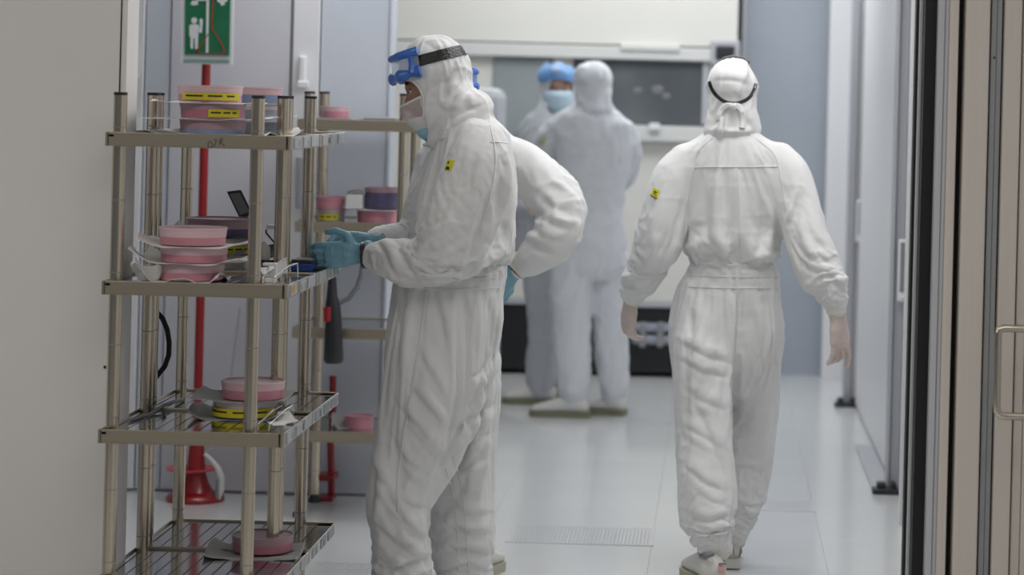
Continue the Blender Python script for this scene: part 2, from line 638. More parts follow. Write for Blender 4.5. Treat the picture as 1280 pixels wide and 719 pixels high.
def grate(px0, px1, py0, py1, nslot, label):
    ym = (py0 + py1) / 2
    Ya = HC * F / ((py0 - VPY) + (VPX - (px0 + px1) / 2) * sr)
    Yb = HC * F / ((py1 - VPY) + (VPX - (px0 + px1) / 2) * sr)
    xa = P(px0, ym, (Ya + Yb) / 2).x
    xb = P(px1, ym, (Ya + Yb) / 2).x
    g = empty('floor_grate', ((xa + xb) / 2, (Ya + Yb) / 2, 0.0), label, 'floor grate')
    MB().box(xa, xb, Yb, Ya, 0.0, 0.001).build('recess', M['grate_dark'], g)
    fr = MB()
    for q in ((xa - .01, xb + .01, Ya, Ya + .012), (xa - .01, xb + .01, Yb - .012, Yb), (xa - .01, xa + .002, Yb, Ya), (xb - .002, xb + .01, Yb, Ya)):
        fr.box(*q, 0.0, 0.003)
    fr.build('frame', M['floor'], g)
    b = MB()
    w = (xb - xa) / nslot
    for k in range(nslot):
        b.box(xa + (k + .17) * w, xa + (k + 1.0) * w, Yb, Ya, 0.0005, 0.0025)
    tag(b.build('bar', M['floor'], g), kind='stuff')


grate(640, 815, 660, 680, 38, 'long slotted floor grate between the leaning worker and the walking worker')
grate(955, 1016, 627, 639, 15, 'short slotted floor grate to the right of the walking worker')
grate(386, 462, 705, 724, 16, 'slotted floor grate at the foot of the front steel rack')

# left partition in front room: its end is just left of the rack
xe = P(148, 126, 6.47).x
wl = struct(MB().box(-4.5, xe, 6.47, 6.60, 0, 3.0).build('wall_left', M['wall_beige']), 'plain beige partition wall at the left')
MB().box(xe, xe + 0.003, 6.472, 6.60, 0, 3.0).build('seal', M['black'], wl)
MB().box(xe + 0.003, xe + 0.018, 6.475, 6.60, 0, 3.0).build('end_trim', M['wall_beige'], wl)
q = P(131, 459, 6.468)
MB().ellipsoid(q, (0.004, 0.003, 0.004), sub=2).build('stud', M['black'], wl)

# back partition with the sign: row of panels
YW = 9.32
sw = S(YW)


def wx(px):
    return P(px, 126, YW).x


wb = struct(MB().box(-4.5, wx(487), YW + 0.01, YW + 0.09, 0, 3.0).build('wall_back', M['panel_lilac']), 'pale panelled partition wall behind the racks')
for (a, b, m_, dz) in ((60, 155, 'panel_blue', 0), (157, 180, 'panel_white', .012), (181.5, 212, 'panel_blue', 0), (213.5, 361.5, 'panel_lilac', .006),
                       (366, 398.5, 'panel_white', .012), (400, 485, 'panel_blue', 0)):
    MB().box(wx(a), wx(b), YW - 0.012 - dz, YW + 0.012, 0.012, 2.98, 0.003).build('panel', M[m_], wb)
MB().box(wx(362), wx(365.5), YW - 0.002, YW + 0.012, 0, 2.98).build('joint_strip', M['panel_grey'], wb)
MB().box(wx(485.3), wx(490), YW - 0.02, YW + 0.095, 0, 3.0, 0.004).build('end_trim', M['panel_blue'], wb)
for k, px in enumerate((165, 378)):
    py = 75 if k == 0 else 88
    c = P(px, py, YW - 0.04)
    hnd = MB().box(c.x - .012, c.x + .012, c.y - .012, c.y + .02, c.z - .055, c.z + .055, .006)
    hnd.box(c.x - .016, c.x + .03, c.y - .02, c.y - .008, c.z - .07, c.z - .04, .006)
    hnd.build('latch_handle', M['panel_white'], wb)
    c = P(px - 4, py + 140, YW - 0.04)
    MB().box(c.x - .012, c.x + .012, c.y - .01, c.y + .02, c.z - .10, c.z + .10, .006).build('shade_strip', M['panel_grey'], wb)  # grey strips standing in for shade on the pale panels

# far wall
struct(MB().box(-4.5, 2.2, 14.3, 14.4, 0, 3.0).build('wall_far', M['far_blue']), 'blue grey wall at the far end of the corridor')
wfb = P(1034, 126, 13.85).x
wf = struct(MB().box(P(925, 126, 13.85).x, wfb + .3, 13.85, 13.95, 0, 3.0).build('wall_end', M['far_blue']), 'blue grey wall panel at the far end right of the machine')
MB().box(P(925, 126, 13.8).x, P(932, 126, 13.8).x, 13.78, 13.86, 0, 3.0, .005).build('corner_post', M['panel_grey'], wf)

# right wall: receding white door panels with grey posts
wr = struct(MB().box(0.95, 1.05, 1.5, 14.3, 0, 3.0).build('wall_right', M['panel_white']), 'white panelled wall along the right of the corridor')


def wpart(name, m_, x0, x1, y0, y1, z0=0.0, z1=2.98, bev=.003):
    return MB().box(x0, x1, y0, y1, z0, z1, bev).build(name, M[m_], wr)


wpart('panel', 'panel_white', .725, .95, 12.56, 13.84)
wpart('end_post', 'panel_white', P(1035, 126, 13.7).x, P(1060, 126, 13.7).x + .05, 13.66, 13.80)
wpart('door_panel', 'panel_white', .735, .78, 9.83, 12.46, 0.02)
wpart('door_panel', 'panel_white', .90, .95, 9.02, 9.83, 0.02)
wpart('door_panel', 'panel_white', .745, .79, 6.9, 9.0, 0.0)


def xat(px, py, Y):
    return P(px, py, Y).x


for (Y, strips) in ((12.5, ((1059, 1068.5, 'panel_grey', 0), (1069, 1077, 'panel_white', .02), (1077.5, 1082, 'panel_grey', .01))),
                    (9.75, ((1115, 1119, 'panel_grey', 0), (1120, 1131.5, 'panel_grey', .02), (1132, 1150, 'panel_white', .035)))):
    for a, b, m_, d in strips:
        wpart('post', m_, xat(a, 300, Y), xat(b, 300, Y), Y + d, Y + .09, 0.0, 2.98)
wpart('edge_strip', 'panel_white', xat(1132.5, 300, 9.0), .745, 8.99, 9.03, 0)
wpart('edge_seal', 'black', xat(1145.5, 300, 8.9), xat(1147.8, 300, 8.9), 8.90, 8.99, 0.0)
# rail feet
for (px, py, Y, w) in ((1050, 508, 12.47, .030), (1067, 509, 12.47, .036), (1101, 613, 9.72, .036), (1117, 615, 9.72, .02)):
    c = P(px, py, Y)
    MB().box(c.x - w, c.x + w, Y - .05, Y + .03, 0.0, .022, .005).box(c.x - w * .5, c.x + w * .5, Y - .03, Y + .03, .02, .045, .006).build('floor_bracket', M['black_soft'], wr)
struct(MB().box(.655, .735, 9.8, 11.0, 0, .012).build('baseboard_right', M['panel_grey']), 'grey floor strip along the right door panel')
# recessed pull handles
for (px, y0, y1, Y) in ((1077, 250, 303, 12.46), (1129.5, 299, 377, 9.72)):
    a, b = P(px, y0, Y), P(px, y1, Y)
    w = .011 * Y / 9.7 * 1.3
    root = wr
    MB().box(a.x - w * 1.4, a.x + w * 1.4, Y - .02, Y + .02, b.z, a.z, .006).build('handle_plate', M['panel_white'], root)
    MB().box(a.x - w * .9, a.x + w * .9, Y - .026, Y + .0, b.z + .04, a.z - .012, .003).build('handle_slot', M['tray'], root)
    MB().ellipsoid((b.x, Y - .022, b.z + .018), (.011, .008, .011), sub=2).build('lock_knob', M['ledge'], root)

# near sliding door at the right: vertical profiles
dr = struct(empty('door_1', (P(1215, 126, 6.3).x, 6.3, 0)), 'beige framed glass sliding door at the right edge')
YD = 6.30


def dprof(name, m_, a, b, y0, y1, bev=.002):
    # a, b: picture x of the profile's edges at the horizon
    return MB().box(P(a, 126, YD).x, P(b, 126, YD).x, y0, y1, 0.0, 2.98, bev).build(name, M[m_], dr)


off = -3.2
dprof('thin_trim', 'frame_white', 1155.5 + off, 1159.5 + off, 6.42, 6.5)
dprof('trim_shadow_gap', 'black', 1151.8 + off, 1155.3 + off, 6.45, 6.5)
dprof('rubber_seal', 'black', 1159.5 + off, 1174.5 + off, 6.36, 6.5)
dprof('pale_stile', 'frame_white', 1174.5 + off, 1182 + off, 6.30, 6.5)
dprof('pale_stile', 'frame_white', 1182.6 + off, 1187.5 + off, 6.305, 6.5)
dprof('slim_stile', 'frame_beige', 1187.8 + off, 1199.6 + off, 6.30, 6.5, .003)
dprof('rubber_seal', 'black', 1199.6 + off, 1207.5 + off, 6.36, 6.5)
dprof('wide_stile', 'frame_beige', 1207.5 + off, 1237.6 + off, 6.28, 6.5, .004)
dprof('rubber_seal', 'black', 1237.6 + off, 1240.3 + off, 6.34, 6.5)
dprof('grey_stile', 'frame_blue', 1240.3 + off, 1247 + off, 6.30, 6.5)
dprof('grey_stile', 'frame_blue', 1247.4 + off, 1254 + off, 6.305, 6.5)
dprof('rubber_seal', 'black', 1254 + off, 1256 + off, 6.33, 6.5)
dprof('inner_stile', 'frame_beige', 1256 + off, 1277.5 + off, 6.28, 6.5, .003)
dprof('rubber_seal', 'black', 1277.5 + off, 1279.5 + off, 6.32, 6.5)
dprof('inner_stile', 'frame_beige', 1279.5 + off, 1291 + off, 6.29, 6.5, .003)
dprof('inner_stile', 'frame_beige', 1291.5 + off, 1345 + off, 6.28, 6.5, .003)
# D shaped pull
h = [P(1300, 412, 6.15), P(1275, 411, 6.15), P(1255, 410.5, 6.15), P(1248.5, 413, 6.15), P(1247.5, 420, 6.15), P(1247, 440, 6.15), P(1246.3, 480, 6.15),
     P(1245.8, 505, 6.15), P(1246.5, 514, 6.15), P(1251, 519.5, 6.15), P(1262, 520.5, 6.15), P(1280, 521, 6.15), P(1300, 521.5, 6.15)]
MB().tube(h, 4.9 / S(6.15), 14).build('pull_handle', M['chrome'], dr, smooth=True)
mt = MB()
for y in (412, 521.5):
    c = P(1300, y, 6.15)
    mt.tube([c, c + Vector((0, .14, 0))], .011, 12, ref=Vector((1, 0, 0)))
mt.build('handle_mount', M['chrome'], dr, smooth=True)
MB().ellipsoid(P(1243, 72, 6.297), (.0022, .002, .0035), sub=2).build('screw', M['black'], dr)

# ================================================================== EMERGENCY SHOWER, SIGN
YS = 9.07
sg = empty('safety_sign', P(259, 76, YS - .02), 'green emergency shower and eyewash sign in a white frame', 'sign')


def spoly(name, pts, Y, m_, parent, t=.002):
    mb = MB()
    f = mb.bm.faces.new([mb.bm.verts.new(P(x, y, Y)) for x, y in pts])
    r = bmesh.ops.extrude_face_region(mb.bm, geom=[f])
    for v in r['geom']:
        if isinstance(v, bmesh.types.BMVert): v.co.y += t
    return mb.build(name, M[m_], parent)


spoly('frame', [(226.5, -70), (293, -69), (290.3, 81), (226.2, 79.5)], YS - .006, 'sign_white', sg, .012)
spoly('green_panel', [(232.2, -64), (289.2, -63), (286.6, 69.2), (231, 68)], YS - .011, 'green', sg, .004)
spoly('teal_strip', [(229.6, 74), (286.5, 75), (286.3, 79), (229.5, 78)], YS - .009, 'sign_teal', sg, .002)
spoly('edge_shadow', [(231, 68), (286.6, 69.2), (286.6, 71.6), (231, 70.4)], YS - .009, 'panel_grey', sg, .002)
D1 = YS - .014
spoly('divider', [(258.6, -60), (262.2, -60), (260.2, 67), (257.2, 67)], D1, 'sign_white', sg)
spoly('divider', [(246, -2), (259, -2), (259, 1), (246, 1)], D1, 'sign_white', sg)


def circ(cx, cy, rx, ry, n=14):
    return [(cx + rx * math.cos(2 * math.pi * k / n), cy + ry * math.sin(2 * math.pi * k / n)) for k in range(n)]


spoly('figure_head', circ(242.7, 25.5, 3.7, 3.9), D1, 'sign_white', sg)
spoly('figure_body', [(236.5, 32), (239.5, 30.2), (246.5, 30.2), (249, 32.5), (249.2, 35.5), (248, 35.4), (247.6, 46), (247.2, 60.5), (244.8, 61.6), (243.6, 61), (243.3, 48), (241.6, 48),
                      (241.2, 61), (239, 61), (237.9, 59), (238.1, 44), (236.6, 46.5)], D1, 'sign_white', sg)
spoly('figure_arm', [(248.6, 34.5), (250, 35.5), (249.3, 25), (250.2, 23.2), (252.6, 23.4), (253.4, 26), (252.4, 41), (248.2, 40.6)], D1, 'sign_white', sg)
spoly('shower_head', [(238, 5.5), (240, 1), (245.5, .6), (247.6, 2.2), (247.2, 6), (242, 6.8)], D1, 'sign_white', sg)
spoly('spray_hand', [(271, -1), (284.5, -1), (283.5, 2), (280.5, 3), (281, 6), (276.5, 7.2), (275, 3.4), (271.6, 2)], D1, 'sign_white', sg)


def sline(pts, w):
    cp = catmull(pts, 6)
    up, dn = [], []
    for i, p in enumerate(cp):
        t = cp[min(i + 1, len(cp) - 1)] - cp[max(i - 1, 0)]
        t = t / np.linalg.norm(t)
        n_ = np.array([-t[1], t[0]])
        up.append(tuple(p + n_ * w / 2)); dn.append(tuple(p - n_ * w / 2))
    mb = MB()
    a = [mb.bm.verts.new(P(x, y, D1 - .001)) for x, y in up]
    b = [mb.bm.verts.new(P(x, y, D1 - .001)) for x, y in dn]
    for k in range(len(a) - 1):
        mb.bm.faces.new((a[k], a[k + 1], b[k + 1], b[k]))
    mb.thicken(.0008)
    return mb.build('red_reflection', M['reflection_red'], sg)  # red strips laid on as reflections in the sign face


sline([(267.5, -40), (266.6, 0), (265, 25), (265, 33), (270, 43), (276, 53), (280, 62), (279.4, 68)], 1.7)
sline([(261, 42), (256, 49), (249, 59), (245.6, 66)], 1.3)
sline([(244, 63), (247.5, 63.5), (246, 66.5)], 2.0)
sline([(246, 66.6), (255, 66.4), (266, 66.9), (279, 67.6)], 0.9)

YE = 9.14
base = P(244, 628, YE)
es = empty('emergency_shower', (base.x, YE, 0), 'red emergency shower column with bowl and foot pedal', 'safety shower')
ptop = P(258.3, 84, YE)
MB().tube([(base.x, YE, 0.1), (base.x, YE, 2.6)], 5.6 / S(YE), 16, ref=Vector((1, 0, 0))).build('column', M['red'], es, smooth=True)
sc_ = 1 / S(YE)
MB().lathe((base.x, YE, 0), [(36 * sc_, 0.0), (36.5 * sc_, .012), (34 * sc_, .022), (22 * sc_, .035), (15.5 * sc_, .07), (11.5 * sc_, .12), (9.5 * sc_, .20), (8.2 * sc_, .28), (6.6 * sc_, .34), (5.7 * sc_, .36)], 32).build('flared_base', M['red'], es, smooth=True)
for x in (-7, 5):
    c = P(244 + x, 615, YE - .045)
    MB().ellipsoid(c, (.006, .006, .012), sub=2).build('bolt', M['steel_side'], es)
bw = P(239, 586, YE)
MB().lathe((bw.x, YE, bw.z), [(.012, -.02), (.05, -.008), (30 * sc_, -.002), (30.5 * sc_, .004), (29.5 * sc_, .004), (.05, .0), (.013, -.005)], 32).build('drain_dish', M['red_bowl'], es, smooth=True)
lv = [P(256, 568, YE - .02), P(264, 575, YE - .03), P(272, 585, YE - .04), P(276.5, 597, YE - .04), P(276, 612, YE - .04), P(272, 624, YE - .04)]
MB().tube(lv, [.008, .009, .011, .014, .014, .010], 10).build('treadle_arm', M['white_plastic'], es, smooth=True)
MB().tube([P(272.5, 600, YE - .05), P(271, 624, YE - .05)], .008, 8).build('treadle_rod', M['tray'], es, smooth=True)
MB().tube([P(300, 385, YE - .01), P(293, 440, YE - .01), P(282, 520, YE - .01), P(268, 560, YE - .01), P(257, 566, YE - .01)], .0045, 8).build('pull_cord', M['panel_grey'], es, smooth=True)

# second red stand behind the rear rack
e2 = P(410, 596, 9.25)
r2 = empty('eyewash_pedal_stand', (e2.x, 9.25, 0), 'thin red pedal stand on the floor under the rear rack', 'pedal stand')
MB().tube([P(416, 470, 9.262), P(416, 512, 9.262), P(411, 535, 9.262), P(413, 545, 9.262), P(414, 594, 9.262), P(414, 618, 9.262)], .0135, 12).build('upright', M['red'], r2, smooth=True)
q = P(410, 594, 9.25)
MB().box(q.x - .037, q.x + .037, 9.17, 9.28, q.z - .012, q.z + .012, .005).build('pedal', M['red'], r2)
MB().box(q.x - .03, q.x + .03, 9.18, 9.28, 0, .014, .005).build('foot_plate', M['red'], r2)

# ================================================================== FAR MACHINE
YM = 13.55
mc = empty('process_machine', (P(700, 126, YM).x, YM, 0), 'large cream process machine with dark windows and black base', 'machine')


def mbox(name, m_, x0, x1, y0, y1, d0=0.0, d1=.25, bev=.006, parent=None):
    """picture rectangle on the machine's face, d0 = how far it stands proud"""
    a, b = P(x0, y0, YM), P(x1, y1, YM)
    a2 = P((x0 + x1) / 2, y0, YM); b2 = P((x0 + x1) / 2, y1, YM)
    return MB().box(a.x, b.x, YM - d0, YM + d1, b2.z, a2.z, bev).build(name, M[m_], parent or mc)


mbox('upper_panel', 'far_beige', 300, 922, -200, 52, .03)
mbox('top_ledge', 'ledge', 300, 920, 54, 70, .06)
mbox('light_strip', 'ledge', 776, 850, 56, 64, .075, .0)
mbox('body', 'far_beige', 300, 905, 66, 372, .0, .5)
w1 = mbox('window', 'grey_glass', 617, 690, 72, 184, .012, .05)
w2 = mbox('window', 'dark_glass', 717, 882, 76, 156, .012, .05)
mbox('window_frame', 'panel_grey', 715, 884, 72, 76, .03, .05)
mbox('window_frame', 'panel_grey', 878.5, 884, 76, 156, .03, .05)
mbox('window_sill', 'ledge', 712, 890, 157, 176, .08, .05)
for x, y, w_ in ((797, 113, 6), (822, 112, 8), (833, 120, 6)):
    a = P(x, y, YM + .02)
    MB().ellipsoid((a.x, YM - .012, a.z), (w_ / 220, .003, w_ * .7 / 220), sub=2).build('reflected_spot', M['shoe_grey'], w2)  # grey blobs standing in for reflections in the dark window
mbox('sill_box', 'sign_white', 812, 825, 154, 163, .11, .05)
mbox('base_trim', 'panel_grey', 300, 905, 372, 379, .02)
mbox('plinth', 'black', 300, 905, 379, 461, .0, .5)
for k, (y0, y1) in enumerate(((404, 416), (419, 431))):
    mbox('pipe', 'grey_fill', 790, 905, y0, y1, .05, .0, .02)
for x in (800, 822, 846, 870):
    mbox('pipe_clamp', 'tray', x, x + 7, 402, 433, .06, .0, .006)
a = P(895, 57, YM); b = P(918, 75, YM)
cb = MB().box(a.x, b.x, YM - .09, YM + .1, b.z, a.z, .01).build('control_box', M['black_soft'], mc)
MB().box(a.x - .03, b.x + .03, YM - .07, YM + .1, b.z - .03, a.z + .03, .01).build('bezel', M['panel_grey'], cb)

# grey cabinet with rounded top behind the leaning worker
gc = empty('equipment_cabinet', (P(606, 300, 12.6).x, 12.6, 0), 'grey round-cornered cabinet behind the leaning worker', 'cabinet')
a, b = P(575, 109, 12.6), P(630, 109, 12.6)
MB().box(a.x, b.x, 12.45, 12.8, 0.06, a.z, .05).build('body', M['panel_grey'], gc)
MB().box(a.x + .03, b.x - .03, 12.43, 12.46, 0.3, a.z - .12, .02).build('door', M['frame_blue'], gc)
MB().box(a.x + .02, b.x - .02, 12.47, 12.78, 0.0, .08).build('plinth', M['black_soft'], gc)

# ================================================================== STEEL RACKS
RX0, RX1 = -1.597, -1.114
PX0, PX1 = -1.574, -1.212
SHELF_Z = (0.275, 0.6626, 1.0505, 1.4385)
RH = 0.036


def rail_box(mb, x0, x1, y0, y1, z, n=1):
    mb.box(x0, x1, y0, y1, z - RH, z, .003)


def post(parent, x, y, ztop, r=.0175, name='post'):
    mb = MB().tube([(x, y, 0.03), (x, y, ztop - .006)], r, 18, ref=Vector((1, 0, 0)))
    o = mb.build(name, M['steel_post'], parent, smooth=True)
    c = MB().tube([(x, y, ztop - .008), (x, y, ztop)], r * 1.03, 18, ref=Vector((1, 0, 0)))
    c.build('post_cap', M['black_soft'], o, smooth=True)
    g = MB()
    z = 0.12
    while z < ztop - .02:
        g.tube([(x, y, z - .0012), (x, y, z + .0012)], r * 1.015, 18, ref=Vector((1, 0, 0)))
        z += 0.19
    tag(g.build('groove', M['tray'], o, smooth=True), kind='stuff')
    f = MB().tube([(x, y, 0), (x, y, .012), (x, y, .03)], [.024, .024, .012], 14, ref=Vector((1, 0, 0)))
    f.build('levelling_foot', M['black_soft'], o, smooth=True)
    return o


def steel_rack(y0, y1, ya, yb, label):
    rk = empty('storage_rack', ((RX0 + RX1) / 2, (y0 + y1) / 2, 0), label, 'rack', 'steel racks beside the leaning worker')
    for x in (PX0, PX1):
        for y in (ya, yb):
            post(rk, x, y, 1.543)
    for z in SHELF_Z:
        mb = MB()
        # flat lip round the deck and a shallow rim
        mb.box(RX0 + .004, RX1 - .004, y0 + .004, y0 + .03, z - .012, z - .006)
        mb.box(RX0 + .004, RX1 - .004, y1 - .03, y1 - .004, z - .012, z - .006)
        mb.box(RX0 + .004, RX0 + .02, y0, y1, z - .012, z - .006)
        mb.box(RX1 - .05, RX1 - .004, y0 + .004, y1 - .004, z - .012, z - .006)
        deck = mb.build('shelf', M['mirror'], rk)
        fr = MB().box(RX0 + .006, RX1 - .012, y0, y0 + .004, z - RH, z, .0015)
        fr.box(RX0 + .006, RX1 - .012, y0, y0 + .010, z - .003, z, .001).box(RX0 + .006, RX1 - .012, y0, y0 + .010, z - RH, z - RH + .003, .001)
        fr.build('front_rail', M['steel'], deck)
        MB().box(RX0 + .006, RX1 - .006, y1 - .004, y1, z - RH, z, .0015).build('back_rail', M['steel'], deck)
        MB().box(RX0, RX0 + .004, y0 + .006, y1 - .002, z - RH, z, .0015).build('side_rail', M['steel'], deck)
        MB().box(RX1 - .004, RX1, y0 + .006, y1 - .002, z - RH, z, .0015).build('side_rail', M['steel_side'], deck)
        for x in (RX0 + .003, RX1 - .006):
            MB().tube([(x, y0 + .006, z - RH), (x, y0 + .006, z)], .006, 10, ref=Vector((1, 0, 0))).build('corner', M['steel'], deck, smooth=True)
        MB().box(RX1 - .0135, RX1 - .0118, y0 - .0006, y0 + .004, z - RH, z).build('corner_seam', M['ink'], deck)
        MB().box(RX0 + .0045, RX0 + .006, y0 - .0006, y0 + .004, z - RH, z).build('corner_seam', M['ink'], deck)
        # label holders on the right-hand rail
        for a, b in ((.10, .30), (.42, .62), (.70, .95)):
            ya_, yb_ = y0 + (y1 - y0) * a, y0 + (y1 - y0) * b
            lh = MB().box(RX1, RX1 + .002, ya_, yb_, z - RH + .004, z - .004, .0006).build('label_strip', M['frame_blue'], deck)
        for k in range(2):
            yy = y0 + (y1 - y0) * random.uniform(.2, .9)
            MB().box(RX1 + .001, RX1 + .0028, yy, yy + .012, z - RH + .008, z - .012).build('mark', M['tray'], deck)
        n = 11
        xa, xb = RX0 + .022, RX1 - .052
        w = (xb - xa) / n
        for k in range(n):
            MB().box(xa + k * w + .0016, xa + (k + 1) * w - .0016, y0 + .031, y1 - .031, z - .014, z - .006, .0008).build('slat', M['mirror'], deck)
        MB().box(RX0 + .006, RX1 - .006, y0 + .006, y1 - .006, z - .026, z - .022).build('under_tray', M['tray'], deck)
    return rk


rackA = steel_rack(6.300, 6.744, 6.350, 6.722, 'front stainless steel rack nearest the beige wall')
rackB = steel_rack(6.750, 7.204, 6.775, 7.165, 'stainless steel rack behind the front one, at the worker\'s gloved hand')
# marker scribble on the top rail, orange sticker
for nm, pts in (('marker_letter', [(260.5, 184), (260, 180), (262, 177), (264.5, 179), (265.5, 183), (263, 185), (260.5, 184.2)]),
                ('marker_letter', [(267.5, 175), (270.5, 175.6), (269.6, 178), (267.8, 184)]),
                ('marker_letter', [(274.8, 181.5), (274.6, 177), (276.3, 173.2), (278.2, 175.6), (275.6, 178), (278, 180), (281, 182.6)])):
    cp = [P(x, y, 6.2992) for x, y, *_ in [(p[0], p[1]) for p in catmull(pts, 4)]]
    MB().tube(cp, .0013, 6, flat=.25).build(nm, M['marker'], rackA)
q = P(371.5, 361.5, 6.37)
MB().box(RX1 + .002, RX1 + .0035, 6.36, 6.395, q.z - .009, q.z + .009).build('orange_sticker', M['orange'], rackA)

# bent wire guards standing at the right-hand end of two shelves
for (z, y0, lab) in ((SHELF_Z[2], 6.40, 'bent white wire guard on the middle shelf'), (SHELF_Z[1], 6.38, 'bent bright wire guard on the shelf below the gloves')):
    wg = empty('wire_guard', (RX1 - .03, y0, z), lab, 'wire guard')
    for k in range(2):
        x = RX1 - .066 + k * .030
        MB().tube([(x - .018, y0, z - .004), (x - .018, y0 + .004, z + .012), (x, y0 + .12, z + .034), (x + .003, y0 + .23, z + .034), (x + .003, y0 + .24, z - .004)], .0022, 8, ref=Vector((1, 0, 0))).build('wire', M['steel_side'], wg, smooth=True)

# rear rack, turned across
rr = empty('storage_rack', (-1.33, 9.0, 0), 'wide steel rack standing against the back partition', 'rack')
QX0, QX1 = P(372, 150, 8.8).x, P(521, 150, 8.8).x
RZ = [P(445, y, 8.8).z for y in (150, 278, 410.5, 540)]
for x in (QX0 + .035, QX1 - .05):
    for y in (8.84, 9.17):
        post(rr, x, y, P(385, 114, 8.84).z, .0195)
for z in RZ:
    d = MB().box(QX0, QX1, 8.80, 9.21, z - .012, z - .004, .002).build('shelf', M['mirror'], rr)
    hh = .040
    MB().box(QX0, QX1, 8.795, 8.80, z - hh, z, .002).box(QX0, QX1, 8.79, 8.80, z - hh, z - hh + .004, .001).build('front_rail', M['steel'], d)
    MB().box(QX0, QX1, 9.21, 9.215, z - hh, z, .002).build('back_rail', M['steel'], d)
    MB().box(QX0, QX0 + .005, 8.80, 9.21, z - hh, z, .002).build('side_rail', M['steel'], d)
    MB().box(QX1 - .005, QX1, 8.80, 9.21, z - hh, z, .002).build('side_rail', M['steel'], d)

# ================================================================== TUBS AND PAPER
TUBG = 'round plastic wafer tubs on the racks'


def tub(px, Y, z, wpx, h, base_m, lid_m, label, split=.5, tape=None, tape_px=(0, 1), square=False, fill=None):
    R = wpx / S(Y) / 2
    x = P(px, VPY + (HC - z) * S(Y) - (VPX - px) * sr, Y).x
    t = empty('round_tub', (x, Y, z), label, 'tub', TUBG)
    c = (x, Y, z)
    MB().lathe(c, [(R * .945, 0), (R * .955, .002), (R * .965, h * split), (R * .965, h * split + .001), (R * .5, h * split + .001)], 40).build('base', M[base_m], t, smooth=True)
    lp = [(R * .5, h * (split - .02)), (R * .972, h * (split - .02)), (R * .995, h - .006), (R * 1.008, h - .005), (R * 1.008, h), (R * .975, h), (R * .955, h - .004), (R * .3, h - .005)]
    MB().lathe(c, lp, 40).build('lid', M[lid_m], t, smooth=True)
    if tape:
        z0, z1, a0, a1 = tape
        mb = MB()
        Rt = R * 1.0 + .0012

        def f(i, j):
            a = math.radians(a0 + (a1 - a0) * i)
            return Vector((x + math.sin(a) * Rt, Y - math.cos(a) * Rt, z + h * (z0 + (z1 - z0) * j)))
        mb.grid(f, 16, 2).thicken(.0006)
        tp = mb.build('tape_label', M['yellow'], t)
        ink = MB()
        na = 11
        for k in range(na):
            if k in (4, 8): continue
            aa = a0 + (a1 - a0) * (.10 + .80 * k / na)
            for (da, ww) in ((0, .024), (.034, .012)):
                a = math.radians(aa + (a1 - a0) * da)
                zc = z + h * (z0 + (z1 - z0) * .58)
                p = Vector((x + math.sin(a) * (Rt + .001), Y - math.cos(a) * (Rt + .001), zc))
                m_ = Matrix.Translation(p) @ Matrix.Rotation(a, 4, 'Z')
                wv = math.radians((a1 - a0) * ww) * Rt
                ink.box(-wv, wv, -.0003, .0003, -.0022, .0022, m=m_)
        tag(ink.build('lettering', M['ink'], tp), kind='stuff')
    return t


def paper(px, Y, z, wx_, wy, label, yaw=0.0, curl=(.02, .02), seed=0, m_='paper', r_flat=.085, thick=.0012, wave=.003):
    x = P(px, VPY + (HC - z) * S(Y) - (VPX - px) * sr, Y).x
    rnd = random.Random(seed)
    ph = [rnd.uniform(0, 6.28) for _ in range(4)]
    mb = MB()
    cz, sz = math.cos(yaw), math.sin(yaw)

    def f(i, j):
        u, v = (i - .5) * wx_, (j - .5) * wy
        e = max(0, (math.hypot(u, v * .9) - r_flat)) / max(.02, wx_ / 2 - r_flat)
        c = curl[0] if u < 0 else curl[1]
        zz = c * min(e, 1.3) ** 2 * (0.75 + .35 * math.sin(v * 30 + ph[0])) + wave * min(1, e * 2) * math.sin(u * 45 + v * 25 + ph[1])
        k = 1 - .10 * min(e, 1.2) ** 2
        return Vector((x + (u * cz - v * sz) * k, Y + u * sz + v * cz, z + max(zz, 0) + .0004))
    mb.grid(f, 26, 10).thicken(thick)
    o = mb.build('paper_sheet', M[m_], smooth=True, org=(x, Y, z))
    tag(o, label, 'paper', 'paper sheets on the racks')
    return o


ZT = SHELF_Z[3] - .006
# --- top shelf, front stack
z = ZT
paper(262, 6.60, z, .36, .20, 'lowest paper sheet under the left stack on the top shelf', .06, (.012, .006), 1); z += .004
tub(266, 6.60, z, 82, .037, 'blue_fill', 'pink_dull', 'bottom tub of the left stack on the top shelf', .34); z += .0375
paper(262, 6.60, z, .39, .20, 'wide paper sheet under the middle tub of the left top stack', -.05, (-.004, .010), 2, r_flat=.07); z += .003
tub(266, 6.60, z, 82, .041, 'pink_deep', 'pink_dull', 'middle tub of the left top stack with short yellow tape', .6, (.10, .62, 4, 62)); z += .0415
paper(262, 6.60, z, .33, .20, 'upper paper sheet under the topmost tub of the left stack', .03, (.004, .004), 3); z += .003
tub(262.5, 6.60, z, 81, .045, 'pink', 'lid', 'topmost pink tub of the left top stack with long yellow tape', .45, (.12, .55, -42, 72))
